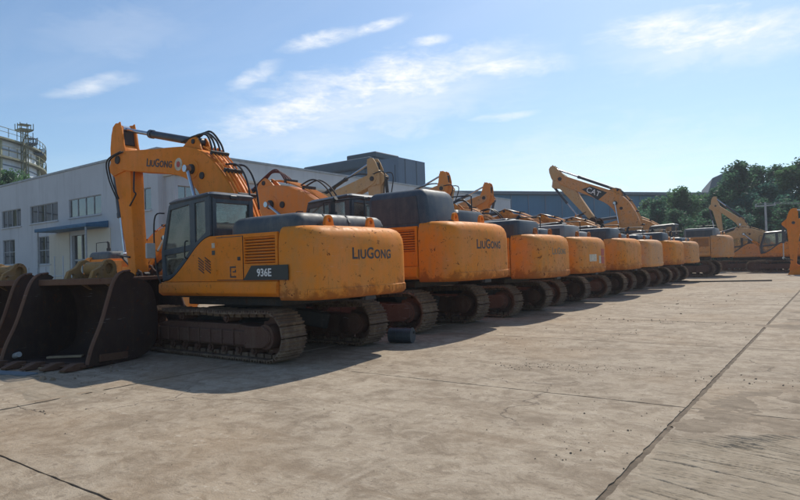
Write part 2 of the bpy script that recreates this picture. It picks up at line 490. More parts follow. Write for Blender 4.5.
def smooth_pts(pts, n=4):
    """Catmull-Rom through open list of 2D/3D points"""
    P = [Vector(p) for p in pts]; out = []
    for i in range(len(P) - 1):
        p0 = P[max(i - 1, 0)]; p1 = P[i]; p2 = P[i + 1]; p3 = P[min(i + 2, len(P) - 1)]
        for k in range(n):
            t = k / n
            out.append(0.5 * ((2 * p1) + (p2 - p0) * t + (2 * p0 - 5 * p1 + 4 * p2 - p3) * t * t + (3 * p1 - p0 - 3 * p2 + p3) * t ** 3))
    out.append(P[-1]); return out


# ------------------------------------------------------------------ ground


def concrete_mat():
    m, nt, p = node_mat('concrete'); h = NT(nt)
    v = h.pos(True)
    big = h.noise(v, 0.22, 4, 0.6, 0.3)
    med = h.noise(v, 1.1, 7, 0.66, 0.4)
    fine = h.noise(v, 9.0, 7, 0.72)
    grit = h.noise(v, 60, 3, 0.7)
    streak = h.noise(h.mapv(v, (0.35, 2.6, 1), (0, 0, R(6))), 1.2, 7, 0.68, 0.5)
    streak2 = h.noise(h.mapv(v, (3.0, 0.5, 1), (0, 0, R(-24))), 1.0, 6, 0.68, 0.6)
    mid = h.noise(v, 3.4, 8, 0.72, 0.6)
    c = h.mix(h.ramp(med, 0.36, 0.66), (0.285, 0.235, 0.178), (0.43, 0.368, 0.288))
    c = h.mix(h.m('MULTIPLY', h.ramp(mid, 0.46, 0.58), 0.60), c, (0.475, 0.415, 0.335))
    c = h.mix(h.m('MULTIPLY', h.ramp(mid, 0.46, 0.38), 0.65), c, (0.235, 0.19, 0.142))
    c = h.mix(h.m('MULTIPLY', h.ramp(streak, 0.5, 0.66), 0.6), c, (0.26, 0.205, 0.148))
    c = h.mix(h.m('MULTIPLY', h.ramp(streak2, 0.54, 0.70), 0.40), c, (0.49, 0.43, 0.355))
    c = h.mix(h.m('MULTIPLY', h.ramp(big, 0.48, 0.70), 0.50), c, (0.33, 0.235, 0.145))
    # worn-off laitance, pale flakes
    flake = h.m('MULTIPLY', h.ramp(fine, 0.56, 0.62), h.ramp(med, 0.46, 0.58))
    c = h.mix(h.m('MULTIPLY', flake, 0.6), c, (0.55, 0.49, 0.41))
    pit = h.m('MULTIPLY', h.ramp(fine, 0.45, 0.38), h.ramp(mid, 0.46, 0.56))
    c = h.mix(h.m('MULTIPLY', pit, 0.55), c, (0.16, 0.125, 0.092))
    # oil and dirt specks
    spots = h.m('MULTIPLY', h.m('SUBTRACT', 1.0, h.ramp(h.voro(v, 2.2), 0.03, 0.10)), h.ramp(h.noise(v, 0.7, 3, 0.5), 0.52, 0.6))
    c = h.mix(h.m('MULTIPLY', spots, 0.6), c, (0.09, 0.07, 0.055))
    scuff = h.noise(h.mapv(v, (1.2, 14, 1), (0, 0, R(14))), 1.0, 5, 0.75, 1.2)
    c = h.mix(h.m('MULTIPLY', h.m('MULTIPLY', h.ramp(scuff, 0.60, 0.70), h.ramp(big, 0.42, 0.6)), 0.55), c, (0.17, 0.13, 0.095))
    c = h.mix(h.m('MULTIPLY', h.ramp(grit, 0.5, 0.75), 0.28), c, (0.20, 0.165, 0.13))
    scr = h.noise(h.mapv(v, (2.2, 30, 1), (0, 0, R(-32))), 1.0, 4, 0.7, 0.4); scr2 = h.noise(h.mapv(v, (26, 2.0, 1), (0, 0, R(-12))), 1.0, 4, 0.7, 0.4)
    c = h.mix(h.m('MULTIPLY', h.m('MULTIPLY', h.ramp(scr, 0.66, 0.72), h.ramp(med, 0.42, 0.6)), 0.6), c, (0.60, 0.54, 0.46))
    c = h.mix(h.m('MULTIPLY', h.m('MULTIPLY', h.ramp(scr2, 0.66, 0.72), h.ramp(mid, 0.45, 0.6)), 0.5), c, (0.15, 0.115, 0.085))
    speck = h.noise(v, 24, 4, 0.75)
    c = h.mix(h.m('MULTIPLY', h.ramp(speck, 0.60, 0.68), 0.45), c, (0.17, 0.135, 0.10))
    c = h.mix(h.m('MULTIPLY', h.ramp(speck, 0.40, 0.33), 0.40), c, (0.56, 0.50, 0.42))
    # fine cracks
    ck = h.N.new('ShaderNodeTexVoronoi'); ck.feature = 'DISTANCE_TO_EDGE'; ck.inputs['Scale'].default_value = 0.28
    wv = h.N.new('ShaderNodeVectorMath'); wv.operation = 'ADD'
    nz = h.N.new('ShaderNodeTexNoise'); nz.inputs['Scale'].default_value = 1.3; nz.inputs['Detail'].default_value = 6
    h.L.new(v, nz.inputs['Vector']); h.L.new(v, wv.inputs[0]); h.L.new(nz.outputs['Color'], wv.inputs[1])
    h.L.new(wv.outputs[0], ck.inputs['Vector'])
    crack = h.m('MULTIPLY', h.m('SUBTRACT', 1.0, h.ramp(ck.outputs['Distance'], 0.0, 0.006)), h.ramp(h.noise(v, 0.35, 2, 0.5), 0.5, 0.6))
    c = h.mix(h.m('MULTIPLY', crack, 0.5), c, (0.13, 0.10, 0.08))
    tint = h.m('ADD', h.m('MULTIPLY', h.rnd(), 0.10), 0.86)
    tc = h.N.new('ShaderNodeCombineColor'); [h.L.new(h.m('MULTIPLY', tint, k_), tc.inputs[i]) for i, k_ in enumerate((0.975, 0.93, 0.87))]
    c = h.mix(1.0, c, tc.outputs[0], 'MULTIPLY')
    nt.links.new(c, p.inputs['Base Color'])
    p.inputs['Roughness'].default_value = 0.88
    p.inputs['Specular IOR Level'].default_value = 0.25
    hh = h.m('ADD', h.m('MULTIPLY', fine, 0.5), h.m('ADD', h.m('MULTIPLY', grit, 0.2), h.m('MULTIPLY', med, 0.6)))
    h.bump(h.m('SUBTRACT', h.m('ADD', hh, h.m('MULTIPLY', mid, 0.7)), h.m('MULTIPLY', crack, 0.5)), 0.75, 0.04, p)


def mud_mat(name, a, b):
    m, nt, p = node_mat(name); h = NT(nt)
    v = h.pos(True)
    f = h.noise(v, 3.5, 7, 0.7, 0.4); g = h.noise(v, 40, 4, 0.7)
    st = h.noise(h.mapv(v, (1.0, 12, 1), (0, 0, R(12))), 1.0, 5, 0.7, 0.7)
    c = h.mix(h.ramp(f, 0.3, 0.7), a, b)
    c = h.mix(h.m('MULTIPLY', h.ramp(st, 0.5, 0.68), 0.5), c, tuple(x * 0.55 for x in a))
    c = h.mix(h.m('MULTIPLY', h.ramp(g, 0.5, 0.75), 0.3), c, tuple(x * 0.6 for x in a))
    nt.links.new(c, p.inputs['Base Color']); p.inputs['Roughness'].default_value = 0.92
    p.inputs['Specular IOR Level'].default_value = 0.2
    h.bump(h.m('ADD', f, h.m('MULTIPLY', g, 0.4)), 0.6, 0.03, p)


concrete_mat()
mud_mat('mud', (0.255, 0.207, 0.148), (0.35, 0.292, 0.218))
mud_mat('mud_dark', (0.20, 0.157, 0.112), (0.285, 0.23, 0.168))
mud_mat('joint_fill', (0.12, 0.093, 0.068), (0.20, 0.158, 0.115))
mud_mat('dirt', (0.085, 0.065, 0.048), (0.13, 0.10, 0.075))
mud_mat('far_soil', (0.20, 0.165, 0.115), (0.27, 0.225, 0.16))

mb = MB()
mb.add([(-1500, -1500, -0.05), (1500, -1500, -0.05), (1500, 1500, -0.05), (-1500, 1500, -0.05)], [(0, 1, 2, 3)])
ground = structure(obj('ground', mb.mesh('ground', smooth=0), 'far_soil'))
# bed under the slabs shows dark in the open joints
mb = MB(); mb.add([(-62.3, -13, -0.012), (28.9, -13, -0.012), (28.9, 84.8, -0.012), (-62.3, 84.8, -0.012)], [(0, 1, 2, 3)])
bed = obj('slab_bed', mb.mesh('slab_bed', smooth=0), 'joint_fill', ground)


def slab_mesh(seed, w, d, gx, gy, rough):
    r = random.Random(seed)
    def edge(a, b, n, nx, ny):
        pts = []
        for i in range(n):
            t = i / n
            j = r.uniform(-1, 1) * rough
            if r.random() < 0.10: j = -rough * r.uniform(1, 1.8)      # broken arris
            if i == 0: j = 0
            pts.append((a[0] + (b[0] - a[0]) * t + nx * j, a[1] + (b[1] - a[1]) * t + ny * j))
        return pts
    x0, x1, y0, y1 = gx, w - gx, gy, d - gy
    poly = (edge((x0, y0), (x1, y0), 60, 0, -1) + edge((x1, y0), (x1, y1), 60, 1, 0)
            + edge((x1, y1), (x0, y1), 60, 0, 1) + edge((x0, y1), (x0, y0), 60, -1, 0))
    mb = MB(); n = len(poly)
    mb.add([(a, b, 0) for a, b in poly] + [(a, b, -0.04) for a, b in poly],
           [tuple(range(n))] + [(i, i + n, (i + 1) % n + n, (i + 1) % n) for i in range(n)])
    return mb.mesh('concrete_slab', smooth=0)


SX, SY = 7.6, 5.15
slab_var = [slab_mesh(s, SX, SY, 0.030, 0.012, 0.007) for s in range(7)]
for i in range(-8, 4):
    for j in range(-3, 16):
        x, y = -1.5 + i * SX, 2.45 + j * SY
        obj('concrete_slab', slab_var[rng.randrange(7)], 'concrete', ground, (x, y, 0.0))


def heightfield(name, x0, x1, y0, y1, nx, ny, fn, mat):
    mb = MB(); vs_ = []; fs = []
    for j in range(ny + 1):
        for i in range(nx + 1):
            x = x0 + (x1 - x0) * i / nx; y = y0 + (y1 - y0) * j / ny
            vs_.append((x, y, fn(x, y)))
    for j in range(ny):
        for i in range(nx):
            q = (j * (nx + 1) + i, j * (nx + 1) + i + 1, (j + 1) * (nx + 1) + i + 1, (j + 1) * (nx + 1) + i)
            if max(vs_[k][2] for k in q) > 0.0003: fs.append(q)
    mb.add(vs_, fs)
    me = mb.mesh(name, smooth=180)
    o = obj(name, me, mat); o['kind'] = 'stuff'
    return o


def nz(x, y, s, k=0.0): return mnoise.noise(Vector((x * s, y * s, k)))


def sstep(a, b, x):
    t = min(1, max(0, (x - a) / (b - a))); return t * t * (3 - 2 * t)


def mud_h(x, y):
    # thin dried mud film, scored by drag furrows; edge broken up by noise
    wob = 0.30 * nz(x, y, 1.1, 3) + 0.22 * nz(x * .5, y, 5.2, 5) + 0.14 * nz(x, y, 13, 6)
    d1 = sstep(-1.50, -1.05, x + .6 * wob) * sstep(4.1, 4.5, y + wob * 0.6 - 0.1 * (x + 1.5)) * (1 - sstep(6.0, 6.5, y + wob - 0.32 * (x + 1.5)))
    yy = y + 0.17 * x + 0.06 * nz(x * .7, y, 1.5, 9)
    cut = 0.0
    for per, k, wd in ((0.115, 1.0, .16), (0.31, 1.3, .09), (0.062, .6, .22)):
        q = yy / per + 1.6 * nz(x * .25, yy * 3.0, 1.0, per * 40)
        t = abs((q % 1.0) - .5) * 2
        on = sstep(.08, .35, nz(x * .8, yy * 7.0, 1.0, per * 70) + .12)
        cut = max(cut, k * max(0.0, 1 - t / wd) * on)
    h1 = d1 * (0.010 + 0.010 * nz(x, y, 2.0, 8) + 0.006 * nz(x, y, 14, 1)) + d1 * (.006 - 0.016 * cut)
    # cleat row along the top edge of the patch
    t = (y - 6.15) - 0.42 * (x + 1.5)
    band = (1 - sstep(0.18, 0.34, abs(t + .14 * nz(x, y, 4, 21)))) * sstep(-1.46, -1.15, x + .4 * wob) * min(1, max(0, 0.7 + 0.9 * nz(x, y, 1.9, 6)))
    cleat = math.sin((x * 0.75 + y * 0.35 + 0.9 * t) * 2 * math.pi / 0.10 + 1.2 * nz(x, y, 2.6, 4))
    h2 = band * (0.012 + 0.015 * cleat + 0.008 * nz(x, y, 12, 2))
    return max(h1, h2) - 0.005


heightfield('mud', -1.7, 2.4, 4.0, 8.0, 400, 400, mud_h, 'mud')


def mud2_h(x, y):
    wob = 0.35 * nz(x, y, 1.0, 13) + 0.22 * nz(x, y, 3.8, 15) + 0.16 * nz(x, y, 11, 16)
    # curved skid arc and the patches behind it
    r = math.hypot(x - 0.9, y - 7.2)
    a1 = (1 - sstep(0.25, 0.5, abs(r - 2.15 + wob * 0.5))) * sstep(-1.6, -1.1, x)
    a2 = sstep(-1.4, -0.9, x + wob) * sstep(6.5, 6.9, y + wob) * (1 - sstep(7.9, 8.6, y + wob))
    p3 = 1 - sstep(0.16, 0.34, math.hypot((x + 1.28) * 1.2, (y - 6.88) * 0.75) + 0.35 * wob)
    h = max(a1 * (0.5 + 0.9 * nz(x, y, 2.2, 3)), a2 * (0.35 + 0.9 * nz(x, y, 1.6, 23)), p3 * 0.9)
    return 0.011 * h + 0.008 * nz(x, y, 12, 4) * h - 0.0045


heightfield('mud_smear', -2.0, 3.2, 5.9, 10.0, 170, 140, mud2_h, 'mud_dark')


def mud3_h(x, y):
    wob = 0.5 * nz(x * 0.6, y, 0.7, 33) + 0.25 * nz(x, y, 2.8, 35)
    b = 0
    for cx, cy, sx, sy in ((-0.6, 16.6, 1.3, 0.7), (-0.3, 18.4, 1.0, 0.45), (-0.9, 20.6, 0.6, 0.5), (-0.2, 25.6, 1.4, 1.6), (-2.9, 17.05, 0.75, 0.09), (-4.1, 17.1, 0.9, 0.06), (0.9, 13.6, 1.2, 0.5), (-5.2, 17.0, 0.5, 0.05), (-4.4, 14.0, 0.7, 0.05)):
        b = max(b, 1 - sstep(0.5, 1.05, math.hypot((x - cx) / sx, (y - cy) / sy) + wob))
    return 0.016 * b * (0.7 + 0.8 * nz(x, y, 3, 37)) - 0.0035


heightfield('mud_patches', -6.0, 3.0, 12.5, 28.5, 150, 260, mud3_h, 'mud_dark')


def mud4_h(x, y):
    wob = 0.35 * nz(x * 0.7, y, 1.3, 53) + 0.2 * nz(x, y, 4.5, 55)
    b = 1 - sstep(0.55, 1.05, math.hypot((x + 11.4) / 3.0, (y - 4.3) / 0.8) + wob)
    return 0.02 * b * (0.5 + 0.9 * nz(x, y, 3, 57)) - 0.004


heightfield('bucket_dirt', -15.5, -8.0, 3.0, 6.0, 150, 80, mud4_h, 'mud')


def crumbs(name, spots, mat, seed):
    r = random.Random(seed); mb = MB()
    for cx, cy, sx, sy, n, s0, s1 in spots:
        for _ in range(n):
            x = cx + r.gauss(0, sx); y = cy + r.gauss(0, sy); s = .6 * (s0 + (s1 - s0) * r.random() ** 4)
            pts = []
            for a in range(5):
                t = a * 2 * math.pi / 5 + r.uniform(-.4, .4)
                pts.append((x + s * math.cos(t) * r.uniform(.6, 1.2), y + s * math.sin(t) * r.uniform(.6, 1.2), -0.002))
            tp = [(x + (px_ - x) * 0.5 + r.uniform(-.2, .2) * s, y + (py_ - y) * 0.5, s * r.uniform(.5, 1.0)) for px_, py_, _z in pts]
            mb.add(pts + tp, [(i, (i + 1) % 5, (i + 1) % 5 + 5, i + 5) for i in range(5)] + [(5, 6, 7, 8, 9)])
    o = obj(name, mb.mesh(name, smooth=0), mat); o['kind'] = 'stuff'; return o


crumbs('crumbs_of_soil', [(-4.2, 9.3, .5, .22, 130, .008, .028), (-3.2, 9.6, .7, .2, 110, .008, .026), (-2.1, 5.2, .15, .12, 14, .006, .028), (-4.6, 4.9, .7, .5, 40, .005, .018),
                          (-5.2, 11.6, 1.0, .6, 60, .01, .03), (-3.5, 14.2, 1.5, .8, 60, .01, .035), (-9.0, 4.3, 1.4, .5, 40, .008, .03), (-1.9, 6.1, .3, .5, 70, .006, .03), (-0.8, 9.6, .7, .35, 60, .01, .04),
                          (-4.4, 17.0, 1.2, .2, 60, .015, .05), (-6.3, 7.6, 1.0, .5, 40, .006, .022), (-3.4, 6.0, 1.2, 1.0, 60, .005, .016), (-2.6, 7.2, .8, .8, 50, .005, .02),
                          (-4.5, 24, 2, 3, 60, .02, .06), (-12.0, 5.2, 1.2, .3, 60, .01, .05), (-12.3, 4.85, 1.0, .22, 45, .03, .13), (-10.6, 5.9, .5, .4, 25, .02, .08)], 'mud_dark', 11)
crumbs('pale_gravel', [(-8.4, 3.5, .05, .05, 3, .03, .05), (-4.0, 8.8, 1.2, .8, 50, .006, .02), (-6.5, 5.0, 1.5, .8, 40, .006, .02), (-3, 11, 2, 2, 60, .008, .025)], 'concrete', 12)

# ------------------------------------------------------------------ excavator parts (x forward, y left, z up)
TR_R, TR_C, TR_Z, TR_Y = 0.43, 2.03, 0.50, 1.25
N_SHOE = 49


def shoe_mesh():
    mb = MB()
    hl, hw = 0.102, 0.30
    mb.box(-hl, hl, -hw, hw, -0.012, 0.018)
    for gx, gh in ((-0.088, 0.040), (0.0, 0.032), (0.072, 0.032)):
        mb.add([(gx - .014, -hw, .018), (gx + .014, -hw, .018), (gx + .006, -hw, .018 + gh), (gx - .006, -hw, .018 + gh),
                (gx - .014, hw, .018), (gx + .014, hw, .018), (gx + .006, hw, .018 + gh), (gx - .006, hw, .018 + gh)],
               [(0, 1, 2, 3), (7, 6, 5, 4), (1, 5, 6, 2), (2, 6, 7, 3), (3, 7, 4, 0)])
    for sy in (-.11, .11):      # chain link under the shoe
        mb.box(-.085, .085, sy - .03, sy + .03, -.085, -.013)
    return mb.mesh('track_shoe', smooth=0)


def track_path():
    """list of (x, z, angle of outward normal about y)"""
    L1 = 2 * TR_C; per = 2 * L1 + 2 * math.pi * TR_R; out = []
    for i in range(N_SHOE):
        s = (i + 0.35) * per / N_SHOE
        if s < L1: out.append((-TR_C + s, TR_Z + TR_R - 0.035 * math.sin(math.pi * s / L1) * abs(math.sin(2 * math.pi * s / L1)), 90))
        elif s < L1 + math.pi * TR_R:
            a = 90 - math.degrees((s - L1) / TR_R); out.append((TR_C + TR_R * math.cos(R(a)), TR_Z + TR_R * math.sin(R(a)), a))
        elif s < 2 * L1 + math.pi * TR_R:
            out.append((TR_C - (s - L1 - math.pi * TR_R), TR_Z - TR_R, -90))
        else:
            a = -90 - math.degrees((s - 2 * L1 - math.pi * TR_R) / TR_R); out.append((-TR_C + TR_R * math.cos(R(a)), TR_Z + TR_R * math.sin(R(a)), a))
    return out


def track_frame_mesh(s):
    mb = MB()
    prof = [(-1.62, .27), (1.72, .27), (1.78, .36), (1.70, .60), (1.2, .70), (-1.15, .70), (-1.62, .66)]
    mb.prism(prof, -.20, .20)
    o = .20 * s
    # outer guard plate with ribs
    y0, y1 = sorted((o + .004 * s, o + .07 * s))
    mb.box(-1.55, 1.5, y0, y1, .31, .58)
    for k in range(9):
        x = -1.45 + k * 0.36
        ya, yb = sorted((o + .071 * s, o + .10 * s)); mb.box(x - .02, x + .02, ya, yb, .30, .60)
    # rear cheek plates holding the wheel
    for yy in (-.17, .17):
        mb.prism([(-1.5, .27), (-1.5, .68), (-2.0, .70), (-2.16, .60), (-2.16, .40), (-2.0, .30)], yy - .03 + (.15 if yy * s > 0 else 0) * s, yy + .03 + (.15 if yy * s > 0 else 0) * s)
    return mb.mesh('track_frame', bevel=.012)


def wheel_mesh(kind):
    mb = MB()
    if kind == 'sprocket':
        pts = []
        for i in range(40):
            r = .375 if i % 4 in (0, 1) else .325
            a = 2 * math.pi * i / 40; pts.append((r * math.cos(a), r * math.sin(a)))
        mb.prism(pts, -.06, .06)
        mb.cyl((0, -.30, 0), (0, .30, 0), .23, 20)
        mb.cyl((0, .30, 0), (0, .33, 0), .17, 20); mb.cyl((0, -.33, 0), (0, -.30, 0), .17, 20)
    elif kind == 'idler':
        mb.cyl((0, -.10, 0), (0, .10, 0), .36, 28); mb.cyl((0, -.15, 0), (0, .15, 0), .30, 28); mb.cyl((0, -.28, 0), (0, .28, 0), .10, 14)
    else:
        mb.cyl((0, -.17, 0), (0, .17, 0), .085, 14); mb.cyl((0, -.21, 0), (0, .21, 0), .05, 10)
    return mb.mesh(kind)


def cw_mesh():
    mb = MB(); rings = []
    for z, ins in ((1.17, .09), (1.19, .04), (1.24, .0), (1.36, .0), (1.375, .018), (2.12, .018), (2.28, .035), (2.39, .08), (2.46, .15), (2.505, .25), (2.52, .36)):
        x0, x1, yw, r = -3.27 + ins, -2.35, 1.46 - ins * .45, .40
        ring = [(x1, yw)] + arc(x0 + r, yw - r, r, 90, 180, 6)[0:7] + arc(x0 + r, -yw + r, r, 180, 270, 6) + [(x1, -yw)]
        # rear face bows out a little
        ring2 = []
        for (a, b) in ring:
            ring2.append((a - 0.10 * max(0, 1 - (b / 1.05) ** 2) * (1 if a < x0 + .02 else 0), b, z))
        # subdivide rear face
        idx = [i for i, p in enumerate(ring2)]
        full = []
        for i, p in enumerate(ring2):
            full.append(p)
            if i == 7:
                q = ring2[8]
                for k in range(1, 8):
                    t = k / 8; yb = p[1] + (q[1] - p[1]) * t
                    full.append((x0 - 0.10 * max(0, 1 - (yb / 1.05) ** 2), yb, z))
        rings.append(full)
    mb.loft(rings)
    # trim band seam
    return mb.mesh('counterweight', smooth=40)


SWOOSH = [(1.34, 1.53), (1.02, 1.60), (.62, 1.85), (.18, 2.20), (-.12, 2.38), (-.33, 2.44)]


def side_panel_mesh():
    sw = [(p.x, p.y) for p in smooth_pts(SWOOSH, 4)]
    out = sw + [(-2.32, 2.43), (-2.32, 1.53)]
    grille = [(-1.40, 1.86), (-1.40, 2.36), (-2.26, 2.36), (-2.26, 1.86)]
    return curve_plate('side_panel', out, [grille], .03, .006, Matrix.Translation((0, 1.43, 0)) @ XZ)


CAB_WIN = {
    'door_upper': [(1.26, 2.22), (1.02, 3.07), (.33, 3.14), (.33, 2.30)],
    'door_lower': [(1.26, 2.10), (.36, 2.17), (.50, 2.06), (.98, 1.70), (1.23, 1.66)],
    'quarter': [(.15, 3.15), (-.20, 3.17), (-.20, 2.53), (.15, 2.34)],
}


def cab_side_mesh():
    sw = [(p.x, p.y + .012) for p in smooth_pts(SWOOSH, 4)]
    out = sw + [(-.36, 2.46), (-.36, 3.27), (-.30, 3.33), (.94, 3.235), (1.07, 3.17), (1.38, 2.2), (1.36, 1.56)]
    return curve_plate('cab_side', out, list(CAB_WIN.values()), .03, .008, XZ)


def cab_mesh_rest():
    mb = MB()
    # roof: lofted, slightly crowned
    rings = []
    for z, ins in ((3.20, .02), (3.30, -.02), (3.36, .06), (3.385, .22)):
        ring = []
        for (a, b) in round_rect(-.40 + ins, 1.08 - ins, .33 + ins, 1.46 - ins, .10, 3):
            ring.append((a, b, z - 0.07 * (a + .4) / 1.5))
        rings.append(ring)
    mb.loft(rings)
    # front posts, sill, cross bars
    for y in (.42, 1.37):
        mb.bar((1.35, y, 1.6), (1.39, y, 2.2), .06, .08); mb.bar((1.39, y, 2.2), (1.08, y, 3.2), .06, .08)
    mb.bar((1.38, .40, 2.16), (1.38, 1.39, 2.16), .05, .06); mb.box(1.28, 1.37, .38, 1.41, 1.5, 1.70)
    mb.box(1.0, 1.12, .38, 1.41, 3.12, 3.2)
    # rear wall with window opening
    for (y0, y1, z0, z1) in ((.36, .47, 1.55, 3.25), (1.31, 1.40, 2.40, 3.25), (.47, 1.31, 1.55, 2.60), (.47, 1.31, 3.13, 3.25)):
        mb.box(-.385, -.30, y0, y1, z0, z1)
    mb.box(-.35, 1.34, .37, 1.40, 1.50, 1.56)
    return mb


def boom_profile():
    bot = [(-.02, -.26), (.5, -.14), (1.4, .22), (2.25, .60), (2.9, .68), (3.8, .44), (5.2, -.05), (5.75, -.21)]
    tip = arc(5.93, 0, .215, -100, 70, 6)
    top = [(5.70, .36), (4.6, .80), (3.6, 1.22), (2.95, 1.45), (2.3, 1.50), (1.55, 1.32), (.85, 1.0), (.3, .58), (-.12, .24)]
    foot = arc(0, 0, .26, 130, 250, 5)
    return [(p.x, p.y) for p in smooth_pts(bot, 3)] + tip + [(p.x, p.y) for p in smooth_pts(top, 3)] + foot


def boom_bits():
    """meshes living in boom coordinates"""
    d = {'bracket': [], 'boss': [], 'pin': [], 'clamp': []}
    for y in (-.14, .14):
        mb = MB(); mb.prism([(2.55, 1.44), (3.45, 1.22), (3.2, 1.62), (3.0, 1.72), (2.85, 1.66)], y - .025, y + .025); d['bracket'].append(mb.mesh('cylinder_bracket', bevel=.008))
    for y in (-.27, .27):      # reinforcing plates at the cylinder pins
        mb = MB(); mb.prism(arc(2.62, 1.0, .24, 0, 360, 16)[:-1], y - .02, y + .02); d['boss'].append(mb.mesh('pin_boss', bevel=.008))
    for x, z, hw, r in ((2.62, 1.0, .34, .12), (2.2, 1.0, .30, .085), (3.03, 1.58, .19, .06), (5.93, 0, .31, .11)):
        mb = MB(); mb.cyl((x, -hw, z), (x, hw, z), r, 14); d['pin'].append(mb.mesh('pin'))
    pipes = []
    for k in range(5):
        mb = MB(); y = -.20 + k * .10
        pts = smooth_pts([(.25, y, .66), (.85, y, 1.09), (1.55, y, 1.41), (2.2, y, 1.60), (2.55, y, 1.62)], 3)
        mb.tube(pts, .022, 6); pipes.append(mb.mesh('hydraulic_pipe'))
    d['pipes'] = pipes
    for x, z in ((.8, 1.06), (1.5, 1.39), (2.15, 1.58)):
        mb = MB(); mb.box(x - .03, x + .03, -.25, .25, z - .02, z + .075); d['clamp'].append(mb.mesh('pipe_clamp', smooth=0))
    return d


def stick_profile():
    a = [(-.40, .10), (-.38, .36), (-.2, .43), (.05, .46), (.8, .37), (2.0, .27), (2.95, .18)]
    end = arc(3.1, 0, .18, 80, -80, 5)
    b = [(2.95, -.18), (1.6, -.27), (.55, -.40), (.05, -.36), (-.28, -.28), (-.40, -.16)]
    return [(p.x, p.y) for p in smooth_pts(a, 3)] + end + [(p.x, p.y) for p in smooth_pts(b, 3)]


# bucket in its own frame: opening towards -y, width along x, ground at z=0, hinge pin at BP
BP = (-0.12, 1.86)
B_OUT = [(.42, 1.62), (.05, 1.64), (-.30, 1.48), (-.46, 1.10), (-.49, .65), (-.38, .24), (.0, .04), (.70, .0), (1.34, .05)]


def bucket_shell_mesh(w=1.9):
    pts = smooth_pts([Vector((a, b)) for a, b in B_OUT], 3); n = len(pts); inn = []
    for i, p in enumerate(pts):
        d = (pts[min(i + 1, n - 1)] - pts[max(i - 1, 0)]).normalized(); inn.append(p + Vector((-d.y, d.x)) * .05)
    mb = MB(); vs_ = []; hw = w / 2 - .03
    for x in (-hw, hw):
        for p in pts: vs_.append((x, -p.x, p.y))
        for p in inn: vs_.append((x, -p.x, p.y))
    fs = []; m = 2 * n
    for i in range(n - 1):
        fs += [(i, i + 1, m + i + 1, m + i), (n + i, m + n + i, m + n + i + 1, n + i + 1), (i, n + i, n + i + 1, i + 1), (m + i, m + i + 1, m + n + i + 1, m + n + i)]
    fs += [(0, m, m + n, n), (n - 1, 2 * n - 1, m + 2 * n - 1, m + n - 1)]
    mb.add(vs_, fs)
    # wear strips on the back
    for x in (-.5, 0, .5):
        for i in range(6, n - 6, 1):
            a, b = pts[i], pts[i + 1]
            mb.bar((x, -a.x, a.y - .0), (x, -b.x, b.y), .12, .03)
    return mb.mesh('shell', smooth=40)


def bucket_side_mesh():
    pts = [(p.x, p.y) for p in smooth_pts([Vector((a, b)) for a, b in B_OUT], 3)]
    front = [(p.x, p.y) for p in smooth_pts([Vector(p) for p in ((1.36, .04), (1.22, .38), (1.0, .78), (.80, 1.25), (.66, 1.58), (.48, 1.74), (.26, 1.78), (.08, 1.68))], 3)]
    prof = pts[2:] + front[:-1]
    return curve_plate('side_plate', prof, [], .03, .008, axes((0, -1, 0), (0, 0, 1), (-1, 0, 0)))


def bucket_ear_mesh():
    o = [(.40, 1.60), (.30, 1.82), (.12, 1.90)] + arc(-.12, 1.86, .20, 30, 190, 9) + [(-.36, 1.62), (-.30, 1.40), (.0, 1.56)]
    h_ = arc(-.12, 1.86, .115, 0, 360, 12)[:-1]; h2 = arc(.20, 1.72, .05, 0, 360, 10)[:-1]
    return curve_plate('ear', o, [h_, h2], .035, .006, axes((0, -1, 0), (0, 0, 1), (-1, 0, 0)))


def tooth_mesh():
    mb = MB()
    mb.loft([[(-.07, .10, -.055), (.07, .10, -.055), (.07, .10, .065), (-.07, .10, .065)], [(-.075, -.08, -.06), (.075, -.08, -.06), (.075, -.08, .075), (-.075, -.08, .075)],
             [(-.05, -.33, -.035), (.05, -.33, -.035), (.05, -.33, .0), (-.05, -.33, .0)]])
    return mb.mesh('tooth', bevel=.008)


